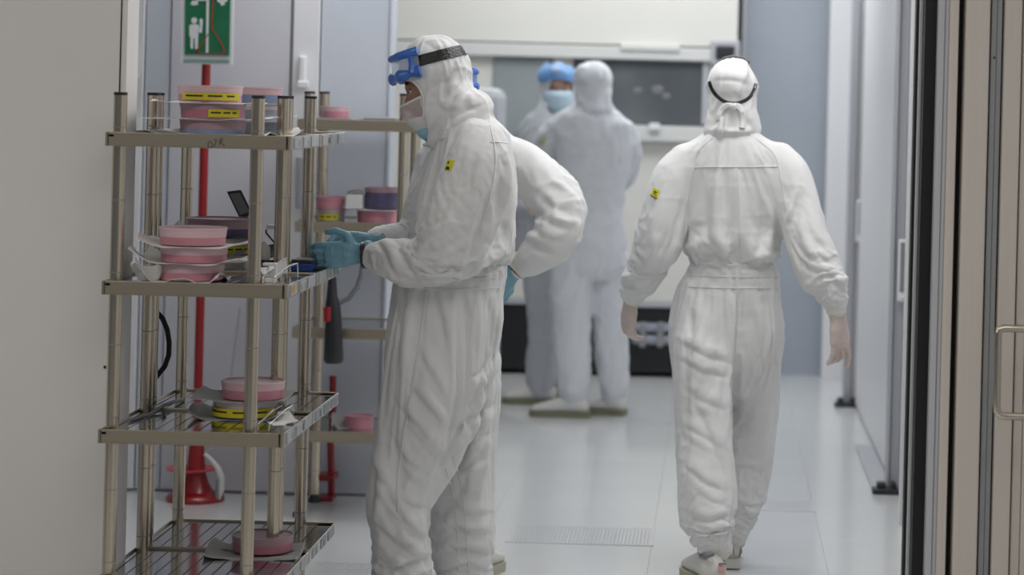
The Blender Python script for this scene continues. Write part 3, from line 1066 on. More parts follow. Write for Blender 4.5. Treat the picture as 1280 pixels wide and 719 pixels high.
# --- top shelf, right stack
z = ZT
tub(314, 6.92, z, 78, .034, 'grey_fill', 'grey_fill', 'bottom blue grey tub of the right stack on the top shelf', .5); z += .0345
paper(318, 6.92, z, .26, .18, 'white folded paper sticking out of the right top stack', .05, (.006, .016), 4); z += .003
tub(313, 6.92, z, 78, .046, 'grey_fill', 'lid_clear', 'middle grey tub of the right stack on the top shelf', .7); z += .0465
paper(315, 6.92, z, .19, .17, 'small brownish paper between the two upper tubs of the right stack', 0, (.0, .0), 5, 'paper_grey'); z += .003
tub(314, 6.92, z, 77, .046, 'blue_fill', 'lid', 'topmost tub of the right stack with blue contents', .55)
paper(352, 6.72, ZT, .12, .10, 'crumpled white paper at the right end of the top shelf', .3, (.004, .014), 6, r_flat=.02, wave=.008)

# --- middle shelf, front stack
ZM = SHELF_Z[2] - .006
z = ZM
paper(228, 6.46, z, .26, .21, 'bottom crumpled paper under the front stack on the middle shelf', .04, (.035, .01), 11, wave=.012, r_flat=.07); z += .004
tub(238, 6.46, z, 84, .043, 'pink', 'lid', 'bottom pink tub of the front stack on the middle shelf', .5); z += .0435
paper(238, 6.46, z, .33, .21, 'curled paper under the middle tub of the front stack', -.04, (.034, .014), 12, r_flat=.075); z += .004
tub(242, 6.46, z, 84, .041, 'pink', 'lid', 'middle pink tub of the front stack on the middle shelf', .52); z += .0415
paper(246, 6.46, z, .33, .21, 'curled paper under the topmost tub of the front stack', .05, (.030, .024), 13, r_flat=.075); z += .004
tub(241, 6.46, z, 84, .046, 'pink', 'lid', 'topmost bright pink tub of the front stack on the middle shelf', .48)
# --- middle shelf, back stack
z = ZM
tub(270, 6.96, z, 84, .038, 'clear_fill', 'lid_clear', 'bottom cloudy tub of the back stack on the middle shelf', .5); z += .0385
paper(270, 6.96, z, .23, .20, 'grey paper inside the back stack on the middle shelf', .02, (.0, .02), 14, 'paper_grey'); z += .003
tub(276, 6.96, z, 82, .045, 'amber_fill', 'lid_clear', 'middle tub of the back stack with yellow tape', .62, (.06, .55, 10, 70)); z += .0455
paper(268, 6.96, z, .28, .20, 'paper with a dark curled corner under the dark violet tub', .03, (.022, .004), 15, 'paper_grey', r_flat=.08); z += .003
tub(275, 6.96, z, 85, .052, 'violet_fill', 'pink_dull', 'topmost tub of the back stack with dark violet contents', .48)
paper(182, 6.40, ZM, .09, .10, 'crumpled white scrap by the left post of the middle shelf', .3, (.03, .03), 16, r_flat=.01, wave=.012)

# --- lower shelf stack
ZL = SHELF_Z[1] - .006
z = ZL
paper(300, 6.66, z, .30, .20, 'bottom paper with dark fold under the yellow taped tub', .05, (.03, .03), 21, 'paper_grey', r_flat=.07, wave=.004); z += .004
tub(306, 6.66, z, 80, .046, 'clear_fill', 'lid_clear', 'cloudy lower tub with dashed yellow tape on the lower shelf', .62, (.08, .60, -75, 72)); z += .0465
paper(303, 6.66, z, .30, .20, 'paper sheet under the pink tub on the lower shelf', -.03, (.012, .012), 22, 'paper_grey', r_flat=.07); z += .004
tub(316, 6.66, z, 79, .047, 'pink', 'lid', 'pink tub on top of the yellow taped tub', .55)
paper(352, 6.56, ZL, .08, .10, 'white curled paper at the right end of the lower shelf', .5, (.0, .012), 23, r_flat=.02)

# --- bottom shelf
ZB = SHELF_Z[0] - .006
paper(318, 6.72, ZB, .29, .20, 'folded grey papers under the tub on the bottom shelf', .04, (.018, .012), 31, 'paper_grey', r_flat=.06, thick=.006)
tub(328, 6.74, ZB + .0075, 76, .044, 'pink_deep', 'pink_dull', 'single dusky tub on the bottom shelf of the front rack', .55)

# --- devices on the middle shelf
q = P(300, 262, 7.08)
dv = empty('tablet', (q.x, 7.08, ZM), 'dark framed tablet leaning behind the violet tub', 'tablet')
pts = [(283.5, 239.5), (301, 237.5), (316, 268), (300, 274)]
mb = MB(); f = mb.bm.faces.new([mb.bm.verts.new(P(x, y, 7.10)) for x, y in pts]); mb.thicken(.008); mb.build('case', M['device'], dv)
pts = [(287, 242.5), (300, 241), (312, 265), (300, 269)]
mb = MB(); f = mb.bm.faces.new([mb.bm.verts.new(P(x, y, 7.092)) for x, y in pts]); mb.thicken(.001); mb.build('screen', M['screen'], dv)
b0 = P(306, 262, 7.105)
MB().tube([b0, (b0.x + .02, 7.15, ZM)], .006, 8, ref=Vector((1, 0, 0))).build('support', M['device'], dv)
q = P(341, 320, 6.86)
lp_ = empty('label_printer', (q.x, 6.86, ZM), 'dark grey open device standing behind the front right post', 'printer')
a = P(325, 322, 6.86); b = P(352, 345, 6.86)
MB().box(a.x, b.x, 6.82, 6.95, ZM, ZM + .035, .004).build('body', M['black_soft'], lp_)
mb = MB(); mb.bm.faces.new([mb.bm.verts.new(v) for v in (P(329, 309, 6.90), P(346, 306, 6.92), P(349, 318, 6.90), P(330, 326, 6.86))]); mb.thicken(.006); mb.build('lid', M['device'], lp_)
MB().tube([P(333, 287, 6.93), P(332.5, 291, 6.93), P(348, 309, 6.92)], .0028, 6).build('stay', M['black_soft'], lp_)
mb = MB().box(P(335, 281, 6.9).x, P(356, 281, 6.9).x, 6.87, 6.93, P(345, 286, 6.9).z, P(345, 281, 6.9).z, .002)
o = mb.build('head', M['white_plastic'], lp_)
MB().tube([P(346, 288, 6.92), P(346, 320, 6.92)], .004, 6).build('stem', M['tray'], lp_)
paper(334, 6.80, ZM + .036, .05, .07, 'torn white paper on the dark device', .5, (.03, .0), 41, r_flat=.01)
paper(336, 6.55, ZM, .11, .13, 'rumpled white wipes beside the front right post of the middle shelf', .2, (.02, .03), 42, r_flat=.02, wave=.012)
wc = empty('plastic_holder', (P(342, 340, 6.5).x, 6.46, ZM), 'white plastic holder at the right end of the middle shelf', 'holder')
a = P(331, 345, 6.46); b = P(346, 345, 6.46)
MB().box(a.x, b.x, 6.45, 6.47, ZM, ZM + .012, .002).build('foot', M['white_plastic'], wc)
MB().box(b.x - .006, b.x, 6.45, 6.47, ZM + .01, ZM + .045, .002).build('upright', M['white_plastic'], wc)
MB().box(a.x - .005, b.x, 6.448, 6.472, ZM + .044, ZM + .052, .002).build('arm', M['white_plastic'], wc)
bb = empty('blue_case', (P(379, 338, 6.93).x, 6.93, ZM), 'flat dark blue case on the shelf in front of the blue glove', 'case')
a = P(367, 335, 6.93); b = P(392, 335, 6.93)
MB().box(a.x, b.x, 6.88, 6.98, ZM, ZM + .022, .003).build('base', M['blue_box'], bb)
MB().box(a.x, b.x + .004, 6.885, 6.985, ZM + .0222, ZM + .034, .004).build('lid', M['device'], bb)
tb = empty('tablet', (P(418, 338, 7.0).x, 7.02, ZM), 'thin black tablet lying under the blue glove', 'tablet')
a = P(391, 338, 7.02); b = P(426, 338, 7.02)
MB().box(a.x, min(b.x, RX1 - .004), 6.95, 7.10, ZM, ZM + .009, .002).build('case', M['device'], tb)
MB().box(a.x + .006, min(b.x, RX1 - .004) - .006, 6.956, 7.094, ZM + .009, ZM + .0096).build('screen', M['screen'], tb)

# --- things on the rear rack
def rz(k): return RZ[k] - .004


t1 = MB().box(P(398, 145, 8.95).x, P(445, 145, 8.95).x, 8.84, 9.06, rz(0), rz(0) + .008, .002).build('tray', M['tray']); tag(t1, 'grey tray under the pink tub on top of the rear rack', 'tray')
tub(419, 8.95, rz(0) + .0085, 36, .042, 'pink', 'lid', 'pink tub on top of the rear rack', .6)
t1 = MB().box(P(460, 145, 8.95).x, P(500, 145, 8.95).x, 8.84, 9.06, rz(0), rz(0) + .014, .004).build('tray', M['tray']); tag(t1, 'empty grey tray on top of the rear rack near the worker', 'tray')
z = rz(1)
tub(414, 8.95, z, 35, .042, 'clear_fill', 'clear_fill', 'lower tub with yellow tape on the rear rack second shelf', .5, (.1, .6, -50, 40)); z += .043
tub(413, 8.95, z, 38, .045, 'pink', 'pink', 'pink tub on the yellow taped tub of the rear rack', .5)
z = rz(1)
tub(471, 8.95, z, 50, .045, 'pink', 'pink', 'wide pink tub under the violet one on the rear rack', .5); z += .0455
paper(465, 8.95, z, .22, .18, 'pale sheet under the violet tub on the rear rack', 0, (.01, .0), 51); z += .004
tub(477, 8.95, z, 44, .078, 'violet_fill', 'pink_dull', 'tall dark violet tub on the rear rack second shelf', .8)
sc2 = empty('hand_tool', (P(446, 246, 8.9).x, 8.9, z), 'curved grey tool lying beside the violet tub', 'tool')
MB().tube([P(434, 247, 8.9), P(437, 242, 8.9), P(445, 240.5, 8.9), P(454, 241, 8.9)], [.009, .011, .011, .009], 10).build('handle', M['tray'], sc2, smooth=True)
MB().box(P(434, 252, 8.9).x, P(454, 252, 8.9).x, 8.86, 8.94, z - .001, P(440, 243, 8.9).z, .004).build('block', M['white_plastic'], sc2)
tub(449, 8.95, rz(3), 35, .045, 'pink', 'pink', 'pink tub alone on the lowest shelf of the rear rack', .5)
paper(430, 8.95, rz(3), .10, .10, 'grey rag beside the pink tub on the rear rack lowest shelf', .3, (.03, .02), 52, 'paper_grey', r_flat=.01, wave=.02)
# hanging vacuum wand with hose
vw = empty('vacuum_wand', (P(416, 440, 8.74).x, 8.74, P(416, 452, 8.74).z), 'black hanging vacuum wand with red band and hose', 'vacuum wand')
YV = 8.74
MB().tube([P(415.5, 340, YV), P(415, 370, YV), P(416, 380, YV), P(417, 400, YV), P(417, 430, YV), P(417, 450, YV), P(417, 454, YV)], [.014, .02, .028, .030, .034, .037, .030], 16).build('body', M['black_soft'], vw, smooth=True)
MB().tube([P(409, 384, YV - .022), P(409.5, 402, YV - .024)], [.016, .014], 10).build('red_band', M['red'], vw, smooth=True)
MB().tube([P(418, 379, YV), P(426, 378, YV), P(436, 373, YV), P(446, 360, YV), P(452, 344, YV), P(454, 325, YV), P(452, 300, YV + .03)], .0095, 10).build('hose', M['shoe_grey'], vw, smooth=True)

# black hoses behind the front rack
hs = MB().tube([P(x, y, 6.801) for x, y in [(194, 388), (203, 398), (209, 412), (211.5, 428), (211, 444), (206, 458), (193, 474)]], .0075, 10).build('hose', M['black'], smooth=True)
tag(hs, 'black hose looping behind the left posts of the racks', 'hose')
zz = SHELF_Z[1]
hs2 = MB().tube([(-1.566, 6.50, zz - .001), (-1.54, 6.62, zz - .001), (-1.53, 6.75, zz + .008), (-1.525, 6.85, zz + .006), (-1.52, 6.95, zz - .001)], .005, 8).build('cable', M['shoe_grey'], smooth=True)
tag(hs2, 'dark cable lying on the lower shelf by the left post', 'cable')
hs3 = MB().tube([P(204, 512, 6.66), P(206, 522, 6.6), P(209, 531, 6.55), P(215, 537.5, 6.5)], .0042, 8).build('cable', M['black'], smooth=True)
tag(hs3, 'short black cable end hanging onto the lower shelf', 'cable')

# ================================================================== PEOPLE
def ringpx(lst, Y):
    """(px, py, half width px, depth m[, Y]) -> loft rings"""
    out = []
    for r in lst:
        yy = r[4] if len(r) > 4 else Y
        out.append((P(r[0], r[1], yy), r[2] / S(yy), r[3]))
    return out


def drape(me, tubes, pins, k=.82, frames=14, extra=.065, bend=.15):
    """let the loose cloth settle on the limbs inside it, held at its elastic bands"""
    mb = MB()
    for t in tubes:
        mb.loft([(c, a * k, b * k) for c, a, b in t], n=20)
    cm = remesh(mb.mesh('limbs'), .014)
    co = bpy.data.objects.new('limbs', cm)
    COL.objects.link(co)
    co.modifiers.new('collision', 'COLLISION')
    co.collision.thickness_outer = .003
    o = bpy.data.objects.new('drape', me)
    COL.objects.link(o)
    a = get_co(me)
    vg = o.vertex_groups.new(name='pin')
    w = np.zeros(len(a))
    for c, r, soft in pins:
        d = np.linalg.norm(a - np.array(c), axis=1) if len(c) == 3 and not isinstance(c[0], tuple) else np.abs((a - np.array(c[0])) @ np.array(c[1])) + 10 * (np.linalg.norm(a - np.array(c[0]), axis=1) > c[2])
        w = np.maximum(w, np.clip(1 - (d - r) / soft, 0, 1))
    for i in np.nonzero(w > .01)[0]:
        vg.add([int(i)], float(w[i]), 'REPLACE')
    md = o.modifiers.new('cloth', 'CLOTH')
    cs = md.settings
    cs.quality = 5
    cs.mass = .18
    cs.tension_stiffness = 22
    cs.compression_stiffness = 22
    cs.shear_stiffness = 8
    cs.bending_stiffness = bend
    cs.tension_damping = cs.compression_damping = 12
    cs.air_damping = 3
    cs.shrink_min = -extra
    cs.vertex_group_mass = 'pin'
    cs.pin_stiffness = 1.0
    md.collision_settings.distance_min = .003
    md.collision_settings.collision_quality = 2
    md.point_cache.frame_start = 1
    md.point_cache.frame_end = frames + 1
    for f in range(1, frames + 1):
        SC.frame_set(f)
    dg = bpy.context.evaluated_depsgraph_get()
    out = bpy.data.meshes.new_from_object(o.evaluated_get(dg))
    bpy.data.objects.remove(o)
    bpy.data.objects.remove(co)
    bpy.data.meshes.remove(cm)
    bpy.data.meshes.remove(me)
    SC.frame_set(1)
    return out


def crease(me, strokes):
    """sharp folds along the given lines on the side they are seen from"""
    a = get_co(me)
    no = get_no(me)
    d = .0005 * vnoise(a * 34, 5) + .0012 * (ridge(vnoise(a * np.array([[11, 11, 19]]), 6)) - .4)
    d += 1.0 * stroke_disp(a, no, strokes)
    set_co(me, a + no * d[:, None])


def subdivide(me):
    o = bpy.data.objects.new('tmp', me)
    COL.objects.link(o)
    md = o.modifiers.new('s', 'SUBSURF')
    md.levels = 1
    dg = bpy.context.evaluated_depsgraph_get()
    out = bpy.data.meshes.new_from_object(o.evaluated_get(dg))
    bpy.data.objects.remove(o)
    bpy.data.meshes.remove(me)
    return out


def cloth(name, parent, material, tubes, amps, blobs=(), voxel=.0075, seed=0, strokes=(), bands=(), smooth=4, wmul=1.0, cut=None, thick=None, n=30, sim=None):
    mb = MB()
    lines = []
    for t in tubes:
        lines.append(mb.loft(t, n=n))
    for c, r, rot in blobs:
        mb.ellipsoid(c, r, rot)
    me = remesh(mb.mesh(name), voxel)
    lap_smooth(me, smooth)
    if sim:
        cloth_displace(me, lines, [[(x * .6, y * .6) for x, y in am] for am in amps], seed, strokes, bands, wmul)
        me = drape(me, tubes, **sim)
        me = subdivide(me)
        crease(me, strokes)
    else:
        cloth_displace(me, lines, amps, seed, strokes, bands, wmul)
        lap_smooth(me, 1, .4)
    if cut is not None:
        bm = bmesh.new(); bm.from_mesh(me)
        dele = [f for f in bm.faces if cut(f.calc_center_median())]
        bmesh.ops.delete(bm, geom=dele, context='FACES')
        loose = [v for v in bm.verts if not v.link_faces]
        bmesh.ops.delete(bm, geom=loose, context='VERTS')
        for _ in range(6):
            bv = [v for v in bm.verts if v.is_boundary]
            new = {}
            for v in bv:
                nb = [e.other_vert(v).co for e in v.link_edges if e.is_boundary]
                if len(nb) == 2:
                    new[v] = v.co * .4 + (nb[0] + nb[1]) * .3
            for v, c in new.items(): v.co = c
        bm.to_mesh(me); bm.free()
    tree_me = me
    bm = bmesh.new(); bm.from_mesh(tree_me)
    tree = BVHTree.FromBMesh(bm)
    bm.free()
    o = link_mesh(name, me, material, parent)
    me.polygons.foreach_set('use_smooth', [True] * len(me.polygons))
    if thick:
        md = o.modifiers.new('thickness', 'SOLIDIFY')
        md.thickness = thick
        md.offset = -1
    return o, tree


def head_matrix(center, fwd, up):
    f = Vector(fwd).normalized()
    u = Vector(up)
    u = (u - f * u.dot(f)).normalized()
    l = u.cross(f)
    m = Matrix((f, l, u)).transposed().to_4x4()
    m.translation = Vector(center)
    return m


def head_shape(sub=5):
    """Head in its own frame: +x face, +y left, +z up, origin between the ears."""
    bm = bmesh.new()
    bmesh.ops.create_icosphere(bm, subdivisions=sub, radius=1)
    co = np.array([v.co[:] for v in bm.verts])
    x, y, z = co.T.copy()
    X = x * .098; Y_ = y * .076; Z = z * .118
    low = np.clip((-Z - .015) / .10, 0, 1)
    Y_ = Y_ * (1 - .38 * low ** 1.3)
    X = np.where(X < 0, X * (.88 - .35 * low), X * (1 - .05 * low))
    X = np.where((X > 0), np.minimum(X, .092 - .10 * np.abs(Y_) ** 1.5 * 4), X)
    fr = np.clip(x, 0, 1)

    def g(y0, z0, sy, sz):
        return np.exp(-((Y_ - y0) / sy) ** 2 - ((Z - z0) / sz) ** 2) * (fr > 0.2)
    X = X + .016 * g(0, -.030, .010, .020) + .013 * g(0, -.046, .014, .010) + .006 * g(0, -.046, .022, .008)   # nose
    X = X + .005 * (g(.028, .020, .022, .008) + g(-.028, .020, .022, .008) + g(0, .012, .012, .010))           # brow
    X = X - .013 * (g(.031, .002, .014, .010) + g(-.031, .002, .014, .010))                                    # sockets
    X = X + .005 * (g(.042, -.022, .018, .014) + g(-.042, -.022, .018, .014))                                  # cheekbones
    X = X + .006 * g(0, -.071, .022, .006) + .006 * g(0, -.081, .019, .006) - .004 * g(0, -.076, .024, .0028)  # lips
    X = X + .010 * g(0, -.105, .022, .014)                                                                     # chin
    for s_ in (1, -1):                                                                                          # ears
        e = np.exp(-((X + .004) / .016) ** 2 - ((Z + .012) / .028) ** 2) * (np.sign(Y_) == s_)
        Y_ = Y_ + s_ * .004 * e
    for v, a, b, c in zip(bm.verts, X, Y_, Z):
        v.co = (a, b, c)
    return bm


def body(parent, skin, hm, tubes, voxel=.006, face=True):
    mb = MB()
    b2 = head_shape(5)
    b2.transform(hm if face else hm @ Matrix.Translation((0, 0, -.015)) @ Matrix.Scale(.82, 4))
    mb.merge(b2)
    for t in tubes:
        mb.loft(t, n=18, sub=3)
    me = remesh(mb.mesh('body'), voxel)
    lap_smooth(me, 2, .4)
    o = link_mesh('body', me, M[skin], parent)
    me.polygons.foreach_set('use_smooth', [True] * len(me.polygons))
    if face:
        for s_ in (1, -1):
            e = MB().ellipsoid(hm @ Vector((.0725, s_ * .031, .000)), (.0122,) * 3, sub=3).build('eye', M['eye_white'], o, smooth=True)
            MB().ellipsoid(hm @ Vector((.0805, s_ * .0315, -.0005)), (.0055, .0066, .0066), hm.to_3x3(), sub=2).build('iris', M['iris'], o, smooth=True)
            bp = [hm @ Vector((.089 - .22 * abs(t - .4) ** 2 * .09, s_ * (.014 + .034 * t), .0195 + .006 * math.sin(t * 2.6))) for t in (0, .25, .5, .75, 1)]
            MB().tube(bp, [.0026, .0046, .0048, .0036, .0018], 8, ref=hm.to_3x3() @ Vector((0, 0, 1))).build('eyebrow', M['hair'], o, smooth=True)
            lid = [hm @ Vector((.0825 - .35 * abs(t - .5) ** 2 * .05, s_ * (.019 + .025 * t), .0045 + .0035 * math.sin(t * 3.14))) for t in (0, .25, .5, .75, 1)]
            MB().tube(lid, .0016, 6, ref=hm.to_3x3() @ Vector((0, 0, 1))).build('eyelashes', M['hair'], o, smooth=True)
    return o


def hand(name, parent, material, wrist, fdir, back, side, curls, thumb=(.55, .75, -.30), tcurl=.4, spread=.10, size=1.0, cuff=.05, label=None, cuff_r=.036):
    """Gloved hand. fdir: towards the fingers, back: out of the back of the hand, side=+1 puts the thumb on back x fdir."""
    f = Vector(fdir).normalized()
    b = Vector(back); b = (b - f * b.dot(f)).normalized()
    l = b.cross(f) * side
    m = Matrix((f, l, b)).transposed().to_4x4()
    m.translation = Vector(wrist)
    mb = MB()
    palm = [((-.012, 0, 0), .027, .021), ((.015, .001, 0), .032, .019), ((.045, .001, .001), .039, .017), ((.075, 0, .001), .042, .0145), ((.096, 0, 0), .039, .0115)]
    mb.loft([(Vector(c), ra, rb) for c, ra, rb in palm], n=24, ref=Vector((0, 0, 1)), sub=3, e=2.3)
    for k, (y0, L, r) in enumerate(((.030, .074, .0098), (.010, .081, .0102), (-.010, .075, .0098), (-.029, .059, .0088))):
        c = curls[k]
        p = Vector((.080, y0, .001))
        a = -.06
        pts = [p, Vector((.094, y0 * 1.02, .000))]
        rr = [r, r * 1.06]
        cur = pts[-1]
        sp = (1.5 - k) * spread * .33
        for j, seg in enumerate((.46, .30, .24)):
            a += c[j] if isinstance(c, (list, tuple)) else c * (1, 1.05, .75)[j]
            for h in (.5, 1):
                cur = cur + Vector((math.cos(a) * math.cos(sp), math.sin(sp), -math.sin(a))) * (L * seg * .5)
                pts.append(cur)
                rr.append(r * (1.0 - .09 * j - (.06 if h == 1 else 0)) * (1.05 if (h == 1 and j < 2) else 1))
        mb.tube(pts, rr, 12, ref=Vector((0, 1, 0)))
        mb.ellipsoid(pts[-1], (rr[-1],) * 3, sub=2)
    td = Vector(thumb).normalized()
    p0 = Vector((.022, .022, -.004))
    p1 = p0 + td * .042
    t2 = (td + Vector((tcurl, -tcurl * .5, -tcurl * .3))).normalized()
    p2 = p1 + t2 * .034
    t3 = (t2 + Vector((tcurl, -tcurl * .6, -tcurl * .3))).normalized()
    p3 = p2 + t3 * .026
    mb.tube([p0 - td * .012, p0, p1, (p1 + p2) / 2, p2, (p2 + p3) / 2, p3], [.014, .0165, .0132, .0115, .0118, .0108, .0088], 12, ref=Vector((0, 0, 1)))
    mb.ellipsoid(p3, (.0088,) * 3, sub=2)
    if cuff:
        mb.loft([(Vector((-cuff, 0, 0)), cuff_r, cuff_r * .86), (Vector((-cuff * .5, 0, 0)), cuff_r * .94, cuff_r * .8), (Vector((-.01, 0, 0)), .030, .024), (Vector((.02, 0, 0)), .030, .018)],
                n=24, ref=Vector((0, 0, 1)), sub=3)
    me = mb.mesh(name)
    me.transform(Matrix.Diagonal((size, size, size, 1)))
    me = remesh(me, .0026)
    lap_smooth(me, 3, .5)
    a = get_co(me); no = get_no(me)
    w = vnoise(a * np.array([[30, 60, 60]]), 3) * .0012 + (ridge(vnoise(a * np.array([[55, 22, 22]]) + 7, 5)) - .4) * .0016
    a = a + no * w[:, None]
    set_co(me, a)
    me.transform(m)
    o = link_mesh(name, me, M[material], parent)
    me.polygons.foreach_set('use_smooth', [True] * len(me.polygons))
    if label: o['label'] = label
    return o, m


def shoe(parent, heel, yaw, pitch=0.0, L=.29, wd=.105, roll=0.0, body_m='shoe', sole_m='sole', hgt=1.0, trim=False):
    """heel: point on the ground under the heel; yaw: direction of the toe in plan."""
    m = Matrix.Translation(Vector(heel)) @ Matrix.Rotation(yaw, 4, 'Z') @ Matrix.Rotation(-pitch, 4, 'Y')
    prof = [(.0, .030, .060, .060), (.03, .036, .080, .085), (.09, .036, .090, .094), (.14, .038, .078, .082), (.19, .045, .058, .060), (.235, .049, .044, .046), (.27, .040, .034, .034), (.288, .018, .026, .024)]
    mb = MB()
    prev = None
    for (x, hw, h, _) in prof:
        h *= hgt
        hw *= wd / .105
        r = []
        for k in range(18):
            a = 2 * math.pi * k / 18
            ca, sa = math.cos(a), math.sin(a)
            ca = math.copysign(abs(ca) ** .75, ca); sa = math.copysign(abs(sa) ** .8, sa)
            zz = .022 + h * .5 + sa * h * .5
            nar = 1.0 - .35 * max(0, sa) * (1 if x < .16 else .6)
            r.append(mb.bm.verts.new((x * L / .29, ca * hw * nar, zz)))
        if prev: mb.bridge(prev, r)
        else: mb.bm.faces.new(r[::-1])
        prev = r
    mb.bm.faces.new(prev)
    bmesh.ops.recalc_face_normals(mb.bm, faces=mb.bm.faces[:])
    bmesh.ops.bevel(mb.bm, geom=[e for e in mb.bm.edges if e.calc_face_angle(0) > 1.0], offset=.006, segments=2, affect='EDGES')
    me = mb.mesh('shoe'); me.transform(m)
    o = link_mesh('shoe', me, M[body_m], parent)
    me.polygons.foreach_set('use_smooth', [True] * len(me.polygons))
    sb_ = MB()
    pl, pr = [], []
    for (x, hw, *_r) in [(-.008, .020, 0, 0), (.0, .032, 0, 0)] + prof[1:] + [(.296, .012, 0, 0)]:
        hw *= wd / .105
        pl.append((x * L / .29, hw + .004)); pr.append((x * L / .29, -hw - .004))
    ol = pl + pr[::-1]
    lo = [sb_.bm.verts.new((x, y, 0.0)) for x, y in ol]
    hi = [sb_.bm.verts.new((x, y * 1.03, 0.030)) for x, y in ol]
    sb_.bm.faces.new(lo[::-1]); sb_.bm.faces.new(hi)
    for k in range(len(ol)):
        j = (k + 1) % len(ol)
        sb_.bm.faces.new((lo[k], lo[j], hi[j], hi[k]))
    me = sb_.mesh('sole'); me.transform(m)
    link_mesh('sole', me, M[sole_m], o)
    if trim:
        t = MB().tube([m @ Vector(p) for p in ((.000, .006, .118), (.006, .022, .112), (.03, .031, .104), (.07, .032, .100), (.11, .028, .104))], .0055, 8, ref=Vector((0, 0, 1)))
        t.build('collar', M['shoe_grey'], o, smooth=True)
        MB().box(-.003, .004, -.030, -.008, .060, .080, .002, m=m).build('heel_patch', M['shoe_pink'], o)
        MB().box(-.0035, .004, -.034, -.010, .084, .090, .002, m=m).build('heel_tab', M['shoe_grey'], o)
    return o


def goggles(parent, tree, hm, zc, tilt, strap_w, a0=1.05, a1=3.9, top_r=.010, low_r=.014, gap=.058, bulge=.014, lens='goggle_lens'):
    """elastic strap lying round the hood with a blue framed lens at the front; angles are in the head's frame"""
    def on_hood(a, h):
        c = Vector((0, 0, zc))
        d = Vector((math.cos(a), math.sin(a), -math.cos(a) * tilt))
        o = hm @ (c + Vector((0, 0, h)))
        dw = (hm.to_3x3() @ d).normalized()
        hit, nrm, _, _ = tree.ray_cast(o, dw)
        r = (hit - o).length if hit is not None else .1
        return o, dw, r
    mb = MB()
    N = 44
    rows = []
    for k in range(N + 1):
        a = a0 + (2 * math.pi - 2 * a0) * k / N
        row = []
        for h in (-1, -.8, .8, 1):
            o, dw, r = on_hood(a, h * strap_w / 2)
            row.append(mb.bm.verts.new(o + dw * (r + .003)))
        rows.append(row)
    for r0, r1 in zip(rows[:-1], rows[1:]):
        for j in range(3):
            mb.bm.faces.new((r0[j], r0[j + 1], r1[j + 1], r1[j]))
    mb.thicken(.0025)
    st = mb.build('goggle_strap', M['strap'], parent, smooth=True)
    up3 = hm.to_3x3() @ Vector((0, 0, 1))

    def arc(h, ex, n=24, am=a0 + .22):
        pts = []
        o0, dw0, r0 = on_hood(0, 0)
        for k in range(n + 1):
            a = -am + 2 * am * k / n
            o, dw, r = on_hood(a, 0)
            bl = bulge * max(0, math.cos(a / am * 1.5)) ** .5
            pts.append(o + dw * (r + .008 + ex + bl) + up3 * h)
        return pts
    up, dn = arc(gap / 2, 0), arc(-gap / 2, .002)
    MB().tube(up, [top_r * (.7 + .5 * abs(2 * i / 24 - 1)) for i in range(25)], 10, ref=up3, flat=1.2).build('goggle_frame', M['goggle_blue'], st, smooth=True)
    MB().tube(dn, [low_r * (.85 + .25 * math.sin(i * 1.1)) for i in range(25)], 10, ref=up3, flat=1.3).build('goggle_frame', M['goggle_blue'], st, smooth=True)
    for i in (2, 22):
        MB().tube([up[i], (up[i] * .5 + dn[i] * .5), dn[i]], [top_r, .008, low_r], 10, ref=hm.to_3x3() @ Vector((0, 1, 0))).build('goggle_frame', M['goggle_blue'], st, smooth=True)
    mb = MB()
    mb.grid(lambda i, j: up[min(int(i * 24 + .5), 24)] * (1 - j) + dn[min(int(i * 24 + .5), 24)] * j, 24, 4)
    mb.build('goggle_lens', M[lens], st, smooth=True)
    return st


def rim(name, parent, m_, pts, r, closed=False, ref=Vector((0, 1, 0))):
    cp = [Vector(p) for p in catmull([tuple(p) for p in pts], 5)]
    return MB().tube(cp, r, 8, ref=ref).build(name, M[m_], parent, smooth=True)


def badge(tree, parent, quad, marks, name='badge'):
    b = surface_patch(tree, quad, .0025).thicken(.0008).build(name, M['yellow_badge'], parent)
    for q in marks:
        surface_patch(tree, q, .0042, 3, 3).thicken(.0005).build('badge_symbol', M['ink'], b)
    return b


def point_in_poly(px, py, poly):
    c = False
    j = len(poly) - 1
    for i in range(len(poly)):
        if ((poly[i][1] > py) != (poly[j][1] > py)) and (px < (poly[j][0] - poly[i][0]) * (py - poly[i][1]) / (poly[j][1] - poly[i][1]) + poly[i][0]):
            c = not c
        j = i
    return c


def proj(v):
    s = F / v.y
    u, w = v.x * s, (HC - v.z) * s
    return VPX + u * cr - w * sr, VPY + u * sr + w * cr


Z3 = Vector((0, 0, 1))


def Lf(rings, n=22):
    mb = MB()
    mb.loft(rings, n=n)
    return mb


# ------------------------------------------------------------------ worker leaning on the rack (profile, facing left)
YA = 7.10
pa = empty('person', (P(548, 780, YA).x, YA, 0), 'worker in white coverall seen in profile, leaning on the steel rack with blue gloves', 'person')
hmA = head_matrix(P(548, 109, YA), (-1, -.04, -.20), (-.20, 0, 1))
torsoA = ringpx([(587, 140, 24, .09), (588, 158, 38, .13), (591, 178, 49, .185), (591, 205, 56, .205), (584, 250, 66, .20), (575, 300, 70, .185), (568, 345, 62, .165), (562, 368, 70, .175),
                 (555, 400, 77, .19), (552, 440, 77, .19), (552, 470, 70, .18)], YA)
legA1 = ringpx([(548, 420, 68, .12, 7.02), (540, 470, 68, .125, 7.02), (523, 520, 56, .115, 7.02), (508, 565, 47, .105, 7.02), (499, 605, 39, .098, 7.02), (502, 640, 35, .092, 7.02), (500, 680, 37, .095, 7.02),
                (503, 712, 40, .100, 7.02), (503, 735, 34, .085, 7.02), (502, 752, 27, .062, 7.02)], 7.02)
